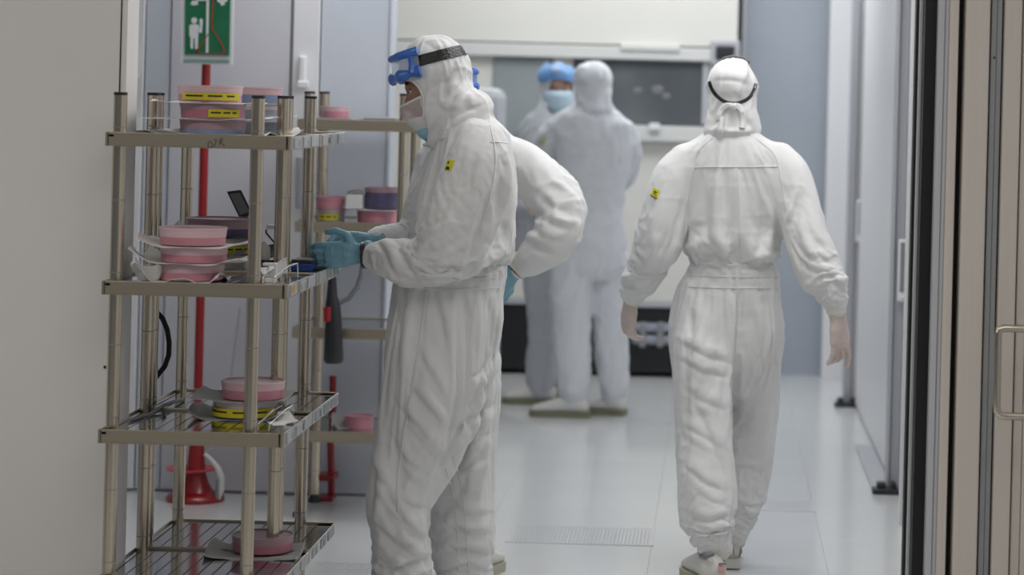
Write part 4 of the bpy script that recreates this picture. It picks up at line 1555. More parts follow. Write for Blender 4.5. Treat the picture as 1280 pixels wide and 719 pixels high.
legA2 = ringpx([(566, 420, 62, .12, 7.22), (572, 470, 58, .12, 7.22), (577, 520, 50, .112, 7.22), (576, 570, 43, .104, 7.22), (573, 610, 39, .098, 7.22), (575, 650, 38, .095, 7.22), (577, 690, 38, .095, 7.22),
                (580, 718, 38, .095, 7.22), (580, 738, 32, .08, 7.22), (579, 752, 26, .06, 7.22)], 7.22)
armA1 = ringpx([(604, 172, 34, .075, 6.98), (598, 205, 45, .10, 6.93), (583, 250, 46, .10, 6.90), (564, 290, 43, .096, 6.88), (545, 320, 35, .088, 6.885), (522, 328, 30, .08, 6.90), (495, 324, 28, .075, 6.92),
                (475, 321, 22, .058, 6.945), (460, 319, 15, .040, 6.96)], 6.9)
armA2 = ringpx([(578, 172, 32, .07, 7.22), (566, 205, 40, .09, 7.27), (550, 245, 40, .09, 7.29), (533, 280, 36, .085, 7.28), (512, 296, 22, .07, 7.24), (485, 294, 13, .045, 7.20), (462, 295, 9, .032, 7.17)], 7.25)
strA = [([(612, 235), (598, 275), (585, 320), (578, 345)], 5, -.010), ([(560, 195), (545, 230), (530, 270)], 6, .007), ([(575, 240), (556, 275), (520, 300)], 6, .007),
        ([(580, 300), (550, 318), (505, 318)], 5, .008), ([(590, 325), (560, 338), (520, 340)], 5, .007), ([(475, 300), (488, 320), (498, 345)], 5, .007), ([(495, 298), (512, 318), (520, 344)], 5, .006),
        ([(600, 190), (590, 230), (572, 270)], 8, .005), ([(632, 190), (630, 260), (618, 335)], 9, .006), ([(650, 230), (636, 290), (624, 335)], 6, -.005),
        ([(600, 476), (577, 527), (538, 594)], 4.5, -.016), ([(604, 470), (590, 500), (570, 535)], 4, .008), ([(520, 430), (545, 470), (560, 505)], 6, .008), ([(512, 480), (535, 505), (556, 530)], 5, .010), ([(500, 505), (522, 530), (545, 560)], 5, .011),
        ([(492, 545), (510, 575), (532, 590)], 5, .009), ([(500, 620), (515, 630), (532, 634)], 4, .008), ([(625, 440), (604, 468), (588, 478)], 5, .010), ([(622, 470), (600, 500), (578, 520)], 4.5, .010), ([(618, 510), (590, 528), (566, 565)], 5, .011), ([(614, 545), (588, 560), (575, 600)], 5, .009),
        ([(610, 575), (592, 585), (572, 590)], 4, .008), ([(462, 560), (474, 590), (470, 620)], 5, .010), ([(466, 575), (482, 605), (502, 640), (530, 690)], 5, .010), ([(468, 690), (488, 706), (512, 702), (534, 694)], 5, .016), ([(472, 672), (494, 688), (512, 712)], 4, -.010),
        ([(470, 655), (490, 672), (520, 684)], 4, .010), ([(490, 640), (510, 660), (532, 672)], 5, .009), ([(550, 694), (580, 682), (610, 690)], 5, .009), ([(555, 620), (585, 640), (610, 640)], 5, .008), ([(552, 650), (580, 662), (608, 665)], 4.5, .008),
        ([(500, 372), (503, 420), (494, 470)], 6, .006), ([(545, 366), (556, 400), (562, 440)], 6, .006), ([(585, 366), (592, 400), (590, 440)], 6, .006), ([(610, 366), (618, 400), (618, 440)], 5, .006)]
wcA = P(568, 350, YA)
suitA, treeA = cloth('coverall', pa, M['suit'], [torsoA, legA1, legA2, armA1, armA2],
                     [[(.003, .004), (.003, .006), (.003, .007), (.004, .008), (.004, .007)], [(.003, .005), (.005, .007), (.006, .007), (.009, .007), (.010, .005)], [(.003, .005), (.005, .006), (.006, .007), (.008, .006), (.009, .004)],
                      [(.003, .005), (.005, .007), (.009, .006), (.010, .005), (.005, .003)], [(.003, .005), (.006, .006), (.009, .006), (.006, .003)]],
                     voxel=.0105, seed=3, strokes=strA, bands=[(wcA, .016, (.03, 0, 1), .008)],
                     sim=dict(pins=[((wcA[:], (.03, 0, 1), .28), .012, .03), (P(588, 145, YA)[:], .10, .05), (P(464, 319, 6.95)[:], .03, .05), (P(470, 295, 7.18)[:], .03, .04), (P(503, 752, 7.02)[:], .05, .06), (P(580, 752, 7.22)[:], .05, .06)]))
# seams laid on the cloth
for nm, ln, w_ in (('side_seam', [(532, 364), (526, 420), (516, 480), (505, 540), (498, 590), (497, 640)], 3.0), ('side_seam', [(558, 585), (566, 620), (571, 660), (574, 715)], 2.0),
                   ('side_seam', [(567, 570), (577, 612), (583, 660), (586, 715)], 2.0), ('shoulder_seam', [(612, 150), (620, 200), (612, 250), (600, 290)], 1.8), ('back_seam', [(613, 177), (630, 178), (645, 181)], 1.6),
                   ('waist_seam', [(527, 347), (560, 349), (600, 348), (627, 347)], 1.5), ('waist_seam', [(525, 360), (560, 362), (600, 361), (629, 360)], 1.5)):
    rb = surface_ribbon(treeA, ln, w_ * 1.25, .0036, 8)
    if len(rb.bm.faces): rb.build(nm, M['suit'], suitA, smooth=True)
badge(treeA, suitA, [(560, 199), (568.5, 201), (563, 214), (555.5, 212.5)], [[(560, 201.5), (561.8, 201.9), (560.8, 205), (559.2, 204.6)], [(558.4, 208), (562, 208.8), (561.2, 212.4), (556.8, 211.6)]])
body(pa, 'skin', hmA, [ringpx([(590, 165, 22, .06), (575, 140, 24, .06), (560, 120, 26, .06)], YA), [(c, a * .7, b * .7) for c, a, b in torsoA],
                       [(c, a * .6, b * .6) for c, a, b in legA1], [(c, a * .6, b * .6) for c, a, b in legA2], [(c, a * .62, b * .62) for c, a, b in armA1], [(c, a * .62, b * .62) for c, a, b in armA2]], .0042)
# hood
opA = [(470, 107), (494, 105.5), (500, 102), (514, 99.5), (521, 103.5), (527, 113), (531, 127), (531, 146), (536, 166), (533, 180), (470, 182)]
hoodA, treeHA = cloth('hood', pa, M['suit'], [ringpx([(541, 175, 22, .075), (552, 150, 33, .098), (556, 130, 40, .10), (552, 110, 38, .098)], YA), ringpx([(575, 178, 34, .13), (580, 158, 38, .125), (575, 138, 34, .105), (564, 115, 22, .09)], YA)],
                      [[(.004, .006)] * 2, [(.005, .008)] * 2],
                      blobs=[(P(544, 93, YA), (46 / S(YA), .098, 49.5 / S(YA)), Matrix.Rotation(-.10, 3, 'Y')), (P(594, 131, YA), (22 / S(YA), .10, 19 / S(YA)), Matrix.Rotation(.5, 3, 'Y')),
                             (P(532, 140, YA), (20 / S(YA), .068, 36 / S(YA)), None)],
                      voxel=.0046, seed=11, strokes=[([(575, 85), (560, 105), (553, 130)], 4, .008), ([(585, 98), (572, 118), (560, 148)], 4, .008), ([(556, 95), (551, 112), (552, 128)], 3.5, -.007), ([(545, 122), (556, 135), (575, 138)], 3.5, .006),
                                                     ([(600, 112), (580, 128), (562, 150)], 4, -.008), ([(610, 134), (585, 138), (560, 152)], 4, .007), ([(530, 50), (550, 62), (565, 58)], 4, .003), ([(545, 150), (538, 165), (533, 180)], 3, -.006)],
                      cut=lambda v: point_in_poly(*proj(v), opA) , thick=.003, smooth=5)
for s_ in (1, -1):
    yb = .078
    pts = []
    for (x, y, dy) in ((500, 103.5, .045), (508, 100.8, .062), (516, 100.3, .072), (523, 104.2, .080), (529, 111, .084), (533, 121, .086), (535, 133, .086), (534, 146, .084)):
        q = P(x, y, YA); pts.append(q + Vector((0, -s_ * dy, 0)))
    rim('hood_rim', hoodA, 'suit', pts, .0042)
goggles(pa, treeHA, hmA, .086, .10, .032, 1.02)
# face veil, white edging and blue mask under it
def faceshell(hm, prof, a1, k=1.0, rise=0.0):
    """prof: (z, x front, half width)"""
    pr = catmull(prof, 5)

    def f(i, j):
        a = -a1 + 2 * a1 * i
        r = pr[min(int(round(j * (len(pr) - 1))), len(pr) - 1)]
        return hm @ Vector((r[1] - r[1] * .80 * (1 - math.cos(a)) * k, r[2] * math.sin(a) / math.sin(min(a1, 1.57)), r[0] + rise * (1 - j) * (1 - math.cos(a))))
    return f, len(pr) - 1


fV, nv = faceshell(hmA, [(-.040, .118, .077), (-.050, .124, .080), (-.064, .120, .080), (-.082, .112, .076), (-.100, .098, .068)], 1.32, rise=.026)
mb = MB(); mb.grid(fV, 26, nv)
veil = mb.build('face_veil', M['veil'], pa, smooth=True)
for pts in ([fV(i / 16, 0) for i in range(17)], [fV(i / 16, 1) for i in range(17)], [fV(0, j / 6) for j in range(7)], [fV(1, j / 6) for j in range(7)]):
    MB().tube(pts, .0042, 8, ref=hmA.to_3x3() @ Z3).build('veil_edging', M['suit'], veil, smooth=True)
fW, nw = faceshell(hmA, [(-.078, .114, .078), (-.098, .102, .074), (-.122, .082, .066)], 1.35)
mb = MB(); mb.grid(fW, 22, nw); mb.thicken(.002)
mb.build('mouth_flap', M['suit'], pa, smooth=True)
fB, nb_ = faceshell(hmA, [(-.112, .088, .070), (-.132, .082, .070), (-.152, .060, .064), (-.166, .030, .055)], 1.30)
mb = MB(); mb.grid(fB, 22, nb_); mb.thicken(.003)
mb.build('face_mask', M['mask_blue'], pa, smooth=True)
# hands
wA = P(450, 318, 6.965)
hand('glove', pa, 'glove_blue', wA, (-1, .06, -.06), (.05, -.93, .35), -1, [(.12, .75, .6), (.22, .8, .6), (.30, .85, .6), (.40, .85, .6)], thumb=(.42, .80, .22), tcurl=.75, size=1.0, cuff=.03, cuff_r=.041, label='blue glove on the near hand')
mb = MB(); c0 = P(456.5, 319, 6.96); mb.tube([c0 + Vector((.004, 0, 0)), c0 + Vector((-.010, 0, -.001))], .039, 16); mb.build('wrist_band', M['black_soft'], pa, smooth=True)
wB = P(464, 301, 7.17)
hand('glove', pa, 'glove_blue', wB, (-.93, -.30, -.02), (-.2, .6, .75), -1, [(.3, .5, .35), (.35, .55, .4), (.4, .6, .4), (.45, .6, .45)], thumb=(.6, .7, -.1), tcurl=.2, cuff=.03, label='blue glove on the far hand')
hx = P(506, 781, 7.02); shoe(pa, (hx.x + .07, 7.02, 0), math.pi)
hx = P(580, 781, 7.22); shoe(pa, (hx.x + .07, 7.22, 0), math.pi - .15)

# ------------------------------------------------------------------ second worker hidden behind, arm akimbo
YB = 7.78
pb = empty('person', (P(585, 740, YB).x, YB, 0), 'worker hidden behind the leaning worker with one arm akimbo and blue glove on hip', 'person')
hmB = head_matrix(P(561, 106, YB), (.96, .25, -.06), (0, 0, 1))
torsoB = ringpx([(572, 140, 24, .075), (572, 162, 38, .10), (580, 184, 60, .12), (584, 207, 66, .135), (584, 260, 60, .13), (582, 320, 48, .12), (580, 345, 44, .115), (580, 372, 47, .125), (580, 420, 46, .13), (580, 445, 40, .12)], YB)
legB1 = ringpx([(566, 430, 27, .10), (566, 520, 25, .09), (568, 600, 22, .08), (568, 680, 21, .075), (568, 708, 15, .05)], YB)
legB2 = ringpx([(590, 430, 25, .10), (588, 520, 20, .09), (586, 600, 18, .08), (586, 680, 18, .075), (586, 708, 15, .05)], YB)
armB1 = ringpx([(634, 190, 22, .07, 7.78), (658, 208, 29, .085, 7.76), (684, 236, 33, .088, 7.73), (702, 264, 32, .085, 7.70), (698, 290, 31, .082, 7.68), (682, 309, 29, .075, 7.68), (664, 324, 23, .062, 7.69), (650, 333, 15, .042, 7.70)], YB)
armB2 = ringpx([(545, 195, 24, .07), (535, 240, 24, .08), (530, 290, 22, .075), (535, 330, 16, .055), (545, 352, 12, .04)], YB)
strB = [([(655, 250), (680, 270), (715, 285)], 5, .008), ([(650, 268), (680, 292), (705, 300)], 5, .008), ([(650, 292), (670, 305), (700, 318)], 5, .008), ([(660, 220), (690, 255), (715, 262)], 6, .006), ([(655, 322), (672, 312), (690, 316)], 4, -.006)]
suitB, treeB = cloth('coverall', pb, M['suit'], [torsoB, legB1, legB2, armB1, armB2], [[(.003, .005)] * 2, [(.005, .005)] * 2, [(.005, .005)] * 2, [(.003, .004), (.006, .006), (.010, .006), (.008, .004), (.004, .002)], [(.005, .005)] * 2],
                     voxel=.0085, seed=23, strokes=strB)
hoodB, treeHB = cloth('hood', pb, M['suit'], [ringpx([(575, 165, 40, .12), (568, 140, 34, .10), (562, 112, 34, .095)], YB)], [[(.004, .005)] * 2],
                      blobs=[(P(558, 108, YB), (.094, .088, 37 / S(YB)), None)], voxel=.006, seed=31)
body(pb, 'skin', hmB, [[(c, a * .7, b * .7) for c, a, b in t] for t in (torsoB, legB1, legB2, armB1, armB2)] + [ringpx([(570, 160, 20, .055), (562, 120, 22, .055)], YB)], .009, face=False)
goggles(pb, treeHB, hmB, .030, .05, .026, .9, top_r=.009, low_r=.010, gap=.046, bulge=.003, lens='goggle_soft')
wr_ = P(651, 331, 7.70)
Lf([(P(655, 328, 7.695), .045, .045), (P(650, 333, 7.70), .040, .040), (P(645, 337.5, 7.70), .036, .036)], n=22).build('cuff', M['rib'], pb, smooth=True)
MB().tube([P(646, 337, 7.70), P(643.5, 339.5, 7.70)], .0335, 16).build('wrist_band', M['black_soft'], pb, smooth=True)
hand('glove', pb, 'glove_blue', P(639, 343, 7.70), (-.62, -.10, -.78), (.5, -.75, -.4), 1, [.35, .4, .45, .5], thumb=(.5, .7, -.3), cuff=.028, cuff_r=.034, label='blue glove resting on the hip')
hand('glove', pb, 'glove_blue', P(548, 356, YB), (.1, 0, -1), (-1, 0, 0), 1, [.3, .35, .4, .45], cuff=.03)
for x in (566, 588):
    shoe(pb, (P(x, 730, YB).x, YB - .07, 0), math.pi / 2 - .2)

# ------------------------------------------------------------------ worker walking away
YC = 8.04
pc = empty('person', (P(905, 715, YC).x, YC, 0), 'worker in white coverall walking away down the corridor, seen from behind', 'person')
hmC = head_matrix(P(915, 113, YC), (-.05, 1, -.10), (.02, .1, 1))
torsoC = ringpx([(914, 158, 26, .085), (914, 172, 42, .105), (914, 186, 66, .125), (915, 202, 74, .145), (915, 235, 68, .150), (916, 280, 63, .145), (916, 320, 60, .135), (915.5, 350, 58, .125), (912, 372, 69, .145),
                 (909, 405, 82, .16), (908, 435, 81, .16), (909, 458, 68, .145)], YC)
legC1 = ringpx([(876, 425, 45, .13, 7.98), (879, 470, 38, .125, 7.95), (882, 525, 36, .112, 7.91), (880, 570, 34, .104, 7.86), (881, 612, 33, .10, 7.81), (886, 645, 31, .092, 7.78), (889, 664, 28, .085, 7.765), (893, 679, 23, .07, 7.76), (895, 686, 21, .06, 7.76)], 7.9)
legC2 = ringpx([(946, 425, 36, .13, 8.09), (945, 470, 34, .122, 8.11), (939, 520, 32, .112, 8.13), (932, 570, 28, .102, 8.13), (930, 610, 27, .096, 8.12), (926, 640, 23, .085, 8.11), (921, 660, 18, .07, 8.10), (917, 676, 14, .056, 8.10)], 8.1)
armC1 = ringpx([(866, 196, 26, .075, 8.03), (843, 222, 31, .088, 8.02), (829, 262, 29, .084, 8.0), (819, 302, 28, .08, 8.0), (808, 335, 26, .076, 8.05), (795, 356, 21, .066, 8.09), (789, 372, 14, .045, 8.11)], 8.0)
armC2 = ringpx([(966, 196, 26, .075, 8.03), (986, 218, 30, .088, 8.0), (1001, 258, 27, .084, 7.96), (1011, 297, 27, .080, 7.92), (1024, 328, 27, .078, 7.89), (1036, 355, 24, .07, 7.87), (1043, 374, 18, .055, 7.86), (1045, 388, 12.5, .036, 7.855)], 8.0)
strC = [([(884, 215), (888, 270), (898, 330)], 7, .006), ([(866, 250), (862, 300), (868, 335)], 6, .008), ([(915, 225), (918, 280), (914, 335)], 7, .004), ([(955, 220), (960, 280), (950, 335)], 7, .006), ([(972, 250), (968, 290), (962, 335)], 5, -.006),
        ([(880, 290), (900, 310), (912, 338)], 5, .006), ([(1000, 235), (990, 265), (984, 285)], 4, -.009), ([(1005, 265), (1020, 300), (1040, 318)], 5, .008), ([(995, 300), (1015, 322), (1040, 325)], 5, .008), ([(1020, 345), (1038, 342), (1058, 362)], 4, .008),
        ([(990, 270), (1004, 300), (1012, 330)], 5, .006), ([(820, 240), (812, 290), (800, 330)], 7, .005), ([(845, 270), (832, 310), (812, 340)], 6, .005), ([(775, 350), (790, 352), (800, 366)], 5, .006),
        ([(850, 425), (880, 440), (916, 452)], 5, .008), ([(846, 445), (880, 462), (914, 470)], 5, .007), ([(856, 480), (880, 500), (912, 512)], 6, .006), ([(850, 530), (875, 540), (905, 560)], 5, .006), ([(870, 500), (890, 540), (908, 590)], 6, .005),
        ([(855, 580), (880, 600), (912, 612)], 5, .006), ([(860, 640), (885, 650), (914, 640)], 5, .009), ([(864, 655), (890, 664), (914, 656)], 4, .008), ([(918, 440), (914, 480), (912, 560)], 4, -.012), ([(862, 375), (870, 400), (868, 430)], 6, .005), ([(918, 362), (922, 400), (918, 445)], 4, -.006),
        ([(945, 380), (950, 420), (945, 470)], 8, .004), ([(925, 640), (938, 646), (948, 640)], 4, .006)]
suitC, treeC = cloth('coverall', pc, M['suit'], [torsoC, legC1, legC2, armC1, armC2],
                     [[(.002, .003), (.003, .005), (.003, .007), (.004, .007), (.004, .006)], [(.003, .004), (.007, .006), (.007, .006), (.009, .005), (.008, .003)], [(.003, .004), (.004, .006), (.005, .006), (.007, .005), (.006, .003)],
                      [(.003, .004), (.004, .006), (.006, .006), (.008, .005), (.004, .003)], [(.003, .004), (.007, .006), (.010, .006), (.010, .005), (.004, .003)]],
                     voxel=.0105, seed=5, strokes=strC, bands=[(P(915.5, 351, YC), .016, (0, 0, 1), .007)],
                     sim=dict(pins=[((P(915.5, 351, YC)[:], (0, 0, 1), .26), .012, .03), (P(914, 155, YC)[:], .10, .06), (P(1045, 388, 7.855)[:], .03, .04), (P(789, 372, 8.11)[:], .03, .05), (P(894, 686, 7.76)[:], .05, .03), (P(917, 676, 8.1)[:], .05, .05)]))
for nm, ln, w_ in (('back_yoke_seam', [(868, 209), (890, 208.5), (915, 208.5), (945, 208.5), (972, 208)], 1.8), ('raglan_seam', [(890, 172), (872, 190), (868, 209), (862, 240), (856, 268)], 1.6), ('raglan_seam', [(945, 173), (966, 190), (973, 208), (979, 240), (982, 262)], 1.6),
                   ('centre_seam', [(922, 212), (924, 260), (925, 310), (926, 342)], 1.3), ('waist_seam', [(858, 344), (890, 345.5), (930, 346), (973, 346)], 1.6), ('waist_seam', [(857, 358), (890, 359.5), (930, 360), (974, 360)], 1.6), ('centre_seam', [(921, 364), (922, 400), (919, 440)], 1.3)):
    rb = surface_ribbon(treeC, ln, w_, .003, 8)
    if len(rb.bm.faces): rb.build(nm, M['suit'], suitC, smooth=True)
badge(treeC, suitC, [(817.4, 234.6), (825.2, 238.8), (821.2, 248.6), (812.6, 244.4)], [[(812.9, 243.2), (821.0, 247.2), (820.4, 248.4), (812.8, 244.6)], [(817.8, 238.4), (821.6, 240.2), (820.8, 241.8), (817.0, 240)], [(816.6, 241), (819, 242.2), (818.6, 243.4), (816.2, 242.4)], [(819.4, 243), (821, 243.8), (820.4, 245), (818.8, 244.2)]])
hoodC, treeHC = cloth('hood', pc, M['suit'], [ringpx([(914.5, 169, 35, .115), (914.5, 163, 36, .115), (914.5, 150, 33.5, .105), (914.5, 136, 30, .098), (914.5, 120, 29.5, .10)], YC)], [[(.003, .007)] * 2],
                      blobs=[(P(915, 106, YC), (31.5 / S(YC), .112, 33.5 / S(YC)), None)], voxel=.0048, seed=41,
                      strokes=[([(888, 98), (915, 97), (940, 104)], 4, .005), ([(930, 76), (936, 92), (932, 112)], 3.5, -.004), ([(915, 112), (924, 118), (930, 126)], 3.5, .004), ([(900, 138), (898, 150), (890, 164)], 3.5, .007), ([(928, 138), (936, 150), (944, 163)], 3.5, .006), ([(912, 140), (910, 155), (908, 166)], 3, -.006), ([(884, 140), (888, 150), (884, 162)], 3, -.004), ([(884, 163), (900, 166), (915, 168), (930, 167), (948, 163)], 2.5, .006)], smooth=4)
body(pc, 'skin', hmC, [[(c, a * .7, b * .7) for c, a, b in t] for t in (torsoC, armC1, armC2)] + [[(c, a * .62, b * .62) for c, a, b in t] + [(P(*t_), .036, .038)] for t, t_ in ((legC1, (893, 699, 7.755)), (legC2, (916, 690, 8.10)))]
     + [ringpx([(914, 170, 20, .055), (915, 120, 22, .055)], YC)], .0085, face=False)
st = surface_ribbon(treeHC, [(883.5, 88), (885, 97), (889, 110), (896, 120), (906, 127), (916, 129.5), (927, 127.5), (936, 122.5), (942, 114), (945.5, 103)], 4.6, .0035, 8).build('goggle_strap', M['strap'], pc, smooth=True)
MB().tube([P(898, 79, YC + .085), P(906, 73.2, YC + .09), (P(917, 71, YC + .09)), P(928, 73.2, YC + .09), P(936, 79, YC + .085)], .006, 8, flat=1.6).build('goggle_frame', M['strap'], st, smooth=True)
for pts, w_ in (([(916, 133), (909, 132), (903, 136), (899, 145), (898.5, 150)], 6), ([(916, 133), (922, 133), (927, 139), (928.5, 150), (927.5, 160)], 6.5), ([(903, 146), (901.5, 156), (900.5, 166), (899, 175)], 5.6), ([(912, 131), (917, 134.5), (922, 131)], 6)):
    rb = surface_ribbon(treeHC, pts, w_, .009, 6)
    if len(rb.bm.faces):
        rb.thicken(.003).build('tie', M['suit'], hoodC, smooth=True)
mb = MB(); mb.ellipsoid(P(915.5, 132.5, YC - .112), (.012, .008, .010), sub=3); mb.build('tie_knot', M['suit'], hoodC, smooth=True)
# cuffs, gloves
Lf([(P(1044.2, 372, 7.858), .036, .036), (P(1044.8, 382, 7.856), .0335, .034), (P(1045.4, 391.5, 7.855), .032, .033)], n=22).build('cuff', M['rib'], pc, smooth=True)
Lf([(P(794, 366, 8.10), .040, .038), (P(790, 375, 8.115), .033, .033)], n=22).build('cuff', M['rib'], pc, smooth=True)
hand('glove', pc, 'glove_clear', P(1047, 397, 7.855), (.12, -.06, -1), (.66, -.76, 0), 1, [(.20, .30, .2), (.45, .7, .45), (.40, .6, .4), (.22, .35, .25)], thumb=(.75, .55, -.35), tcurl=.15, spread=.38, size=1.0, cuff=.022, cuff_r=.034, label='thin clear glove on the right hand')
hand('glove', pc, 'glove_clear', P(789, 376, 8.115), (-.10, .30, -1), (-.8, -.6, .05), -1, [(.4, .6, .4), (.45, .6, .4), (.5, .6, .4), (.55, .6, .4)], thumb=(.65, .6, -.4), cuff=.024, cuff_r=.035, label='thin clear glove on the left hand')
Lf([(P(894.5, 681, 7.765), .056, .054), (P(894.5, 686, 7.76), .056, .054), (P(894.5, 691, 7.757), .055, .052)], n=22).build('ankle_cuff', M['rib'], pc, smooth=True)
Lf([(P(917, 671, 8.10), .042, .045), (P(916.5, 680, 8.10), .040, .043)], n=22).build('ankle_cuff', M['suit_shaded'], pc, smooth=True)
hl = P(894, 731, 7.72)
shoe(pc, (hl.x, 7.665, .004), math.pi / 2 + .24, 0, L=.30, wd=.122, hgt=1.12, trim=True)
hl = P(914, 711, 8.06)
shoe(pc, (hl.x, 8.05, .005), math.pi / 2 + .05, 0, L=.27, wd=.085, sole_m='shoe')

# ------------------------------------------------------------------ far pair
YEe = 11.8
pe = empty('person', (P(738, 522, YEe).x, YEe, 0), 'far worker in pale coverall with plain white hood, back turned', 'person')
hmE = head_matrix(P(741, 101, YEe), (-.25, 1, 0), (0, 0, 1))
torsoE = ringpx([(742, 128, 20, .08), (741, 140, 36, .10), (740, 155, 52, .12), (742, 180, 50, .135), (741, 215, 46, .135), (739, 245, 43, .125), (737, 262, 41, .12), (737, 280, 45, .13), (737, 310, 46, .135), (738, 335, 44, .13)], YEe)
legE1 = ringpx([(716, 318, 28, .12), (714, 370, 26, .108), (715, 420, 23, .098), (717, 460, 22, .092), (717, 490, 20, .084), (715, 504, 15, .06)], YEe)
legE2 = ringpx([(761, 318, 25, .12, 11.9), (762, 370, 24, .108, 11.9), (764, 420, 22, .098, 11.9), (766, 460, 21, .092, 11.9), (767, 483, 19, .08, 11.9), (765, 496, 14, .06, 11.9)], YEe)
armE1 = ringpx([(702, 155, 16, .07), (688, 175, 19, .078, 11.85), (676, 195, 18, .075, 11.95), (668, 208, 16, .068, 12.05), (680, 216, 13, .05, 12.1)], YEe)
armE2 = ringpx([(778, 158, 16, .07), (786, 185, 16, .08, 11.85), (784, 212, 16, .076, 11.9), (772, 228, 14, .065, 12.0), (755, 232, 10, .05, 12.08)], YEe)
suitE, treeE = cloth('coverall', pe, M['suit_dimmed'], [torsoE, legE1, legE2, armE1, armE2], [[(.004, .006)] * 2, [(.006, .006)] * 2, [(.006, .006)] * 2, [(.007, .006)] * 2, [(.007, .006)] * 2], voxel=.0105, seed=51)
hoodE, tHE = cloth('hood', pe, M['suit_dimmed'], [ringpx([(742, 140, 28, .115), (742, 126, 23, .10), (741, 105, 23, .10)], YEe)], [[(.007, .010)] * 2], blobs=[(P(741.5, 99, YEe), (25.5 / S(YEe), .110, 22.5 / S(YEe)), None)], voxel=.008, seed=61)
body(pe, 'skin', hmE, [[(c, a * .7, b * .7) for c, a, b in t] for t in (torsoE, legE1, legE2, armE1, armE2)] + [ringpx([(742, 135, 13, .055), (741, 105, 13, .055)], YEe)], .010, face=False)
hand('glove', pe, 'glove_clear', P(684, 218, 12.12), (.8, .3, -.1), (0, .3, 1), 1, [.4, .45, .5, .5], cuff=.03)
hand('glove', pe, 'glove_clear', P(750, 233, 12.1), (-.9, .3, 0), (0, .3, 1), -1, [.4, .45, .5, .5], cuff=.03)
surface_patch(treeE, [(677, 170), (684, 173), (680, 182), (673, 179)], .004).thicken(.001).build('badge', M['badge_dull'], suitE)
Lf([(P(716, 498, YEe), .062, .062), (P(715, 508, YEe), .055, .055)], n=20).build('ankle_cuff', M['suit_dimmed'], pe, smooth=True)
Lf([(P(766, 491, 11.9), .058, .058), (P(765, 500, 11.9), .052, .052)], n=20).build('ankle_cuff', M['suit_dimmed'], pe, smooth=True)
hx = P(736, 524, YEe); shoe(pe, (hx.x, YEe - .02, 0), math.pi - .05, L=.285, sole_m='sole_dark')
hx = P(781, 519, 11.88); shoe(pe, (hx.x, 11.88, 0), math.pi - .35, L=.20, sole_m='sole_dark')

YDd = 12.25
pd = empty('person', (P(672, 505, YDd).x, YDd, 0), 'far worker facing the camera with blue goggles, pale blue mask and shaded white coverall', 'person')
hmD = head_matrix(P(697, 110, YDd), (.10, -1, -.05), (0, 0, 1))
torsoD = ringpx([(694, 140, 20, .08), (690, 155, 36, .10), (688, 172, 44, .12), (686, 205, 42, .13), (684, 245, 40, .125), (682, 270, 41, .13), (682, 320, 40, .13)], YDd)
legD1 = ringpx([(672, 300, 25, .115), (677, 350, 24, .105), (682, 400, 21, .095), (680, 440, 21, .09), (677, 470, 20, .085), (676, 487, 16, .065)], YDd)
legD2 = ringpx([(696, 300, 22, .115, 12.3), (700, 350, 20, .105, 12.32), (704, 400, 18, .095, 12.35), (704, 440, 18, .09, 12.35), (704, 475, 16, .08, 12.35)], YDd)
armD1 = ringpx([(660, 170, 14, .07), (652, 195, 15, .075), (650, 230, 14, .07), (655, 258, 12, .06, 12.2), (668, 262, 9, .045, 12.1)], YDd)
armD2 = ringpx([(716, 172, 14, .07), (722, 200, 14, .075), (722, 230, 13, .07, 12.2), (712, 250, 10, .05, 12.1)], YDd)
suitD, treeD = cloth('coverall', pd, M['suit_shaded'], [torsoD, legD1, legD2, armD1, armD2], [[(.004, .006)] * 2, [(.006, .006)] * 2, [(.006, .006)] * 2, [(.006, .006)] * 2, [(.006, .006)] * 2], voxel=.0105, seed=71)
opD = [(684, 117), (687, 107), (691, 99), (697, 95), (703, 94), (709, 96), (714, 101), (717, 110), (717, 118), (715, 140), (704, 146), (690, 144), (684, 138)]
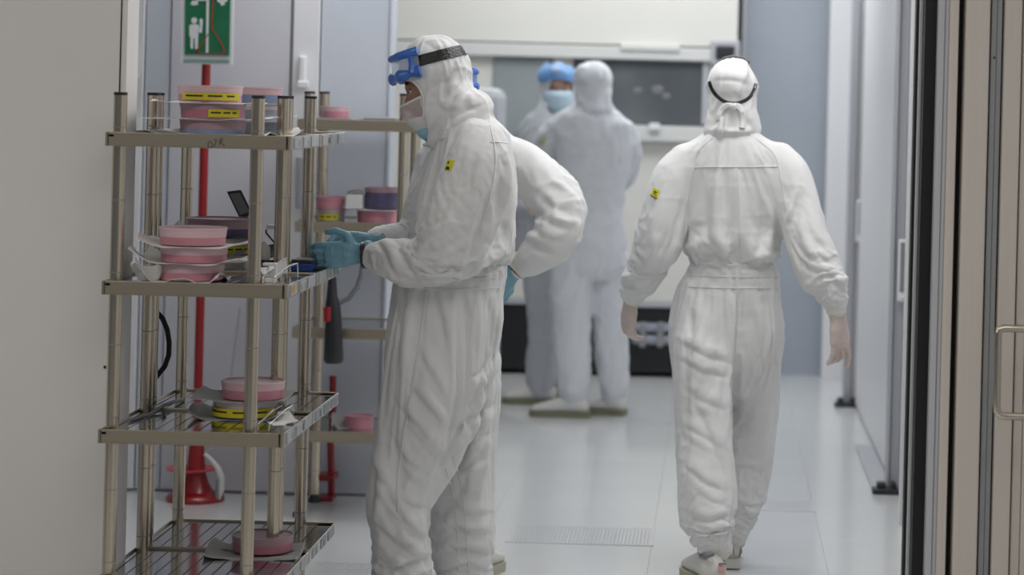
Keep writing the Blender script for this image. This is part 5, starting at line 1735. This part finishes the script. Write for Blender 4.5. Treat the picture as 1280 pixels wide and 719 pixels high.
hoodD, tHD = cloth('hood', pd, M['suit_dimmed'], [ringpx([(692, 160, 30, .12), (694, 145, 27, .11), (696, 128, 23, .10), (697, 112, 22.5, .10)], YDd)], [[(.003, .004)] * 2], blobs=[(P(697, 104, YDd), (22.5 / S(YDd), .108, 25 / S(YDd)), None)],
                   voxel=.0055, seed=81, cut=lambda v: v.y < YDd - .02 and point_in_poly(*proj(v), opD), thick=.003)
body(pd, 'skin_pale', hmD, [[(c, a * .7, b * .7) for c, a, b in t] for t in (torsoD, legD1, legD2, armD1, armD2)] + [ringpx([(694, 150, 13, .055), (696, 115, 13, .055)], YDd)], .0048)
fM, nm_ = faceshell(hmD, [(-.010, .104, .072), (-.030, .122, .076), (-.062, .120, .074), (-.092, .112, .068), (-.118, .088, .058)], 1.30)
mb = MB(); mb.grid(fM, 22, nm_); mb.thicken(.002)
mk = mb.build('face_mask', M['mask_pale'], pd, smooth=True)
for j in (.35, .55):
    MB().tube([fM(i / 16, j) for i in range(17)], .0022, 6, ref=Z3).build('mask_pleat', M['mask_pale'], mk, smooth=True)
# blue goggles pushed up on the forehead
gd = MB()


def fG(i, j):
    a = -1.9 + 3.3 * i
    r = .113 - .055 * j ** 2.2
    return hmD @ Vector((math.cos(a) * r, math.sin(a) * r * .93, .040 + .085 * j ** .8 + .01 * math.cos(a * 3)))


gd.grid(fG, 28, 8); gd.thicken(.004)
gg = gd.build('goggles', M['goggle_soft'], pd, smooth=True)
gg['label'] = 'blue goggles pushed up over the hood'
MB().ellipsoid(hmD @ Vector((.10, -.015, .095)), (.022, .03, .016), hmD.to_3x3(), sub=3).build('goggle_lens', M['goggle_lens'], gg, smooth=True)
hand('glove', pd, 'glove_clear', P(672, 263, 12.08), (.8, -.3, -.1), (0, -.3, 1), -1, [.4, .45, .5, .5], cuff=.03)
hand('glove', pd, 'glove_clear', P(708, 252, 12.08), (-.8, -.3, -.1), (0, -.3, 1), 1, [.4, .45, .5, .5], cuff=.03)
Lf([(P(676, 482, YDd), .062, .062), (P(675, 492, YDd), .055, .055)], n=20).build('ankle_cuff', M['suit_shaded'], pd, smooth=True)
hx = P(695, 505, YDd); shoe(pd, (hx.x, YDd, 0), math.pi, L=.27, sole_m='sole_dark')
hx = P(720, 503, 12.35); shoe(pd, (hx.x, 12.35, 0), math.pi, L=.27, sole_m='sole_dark')
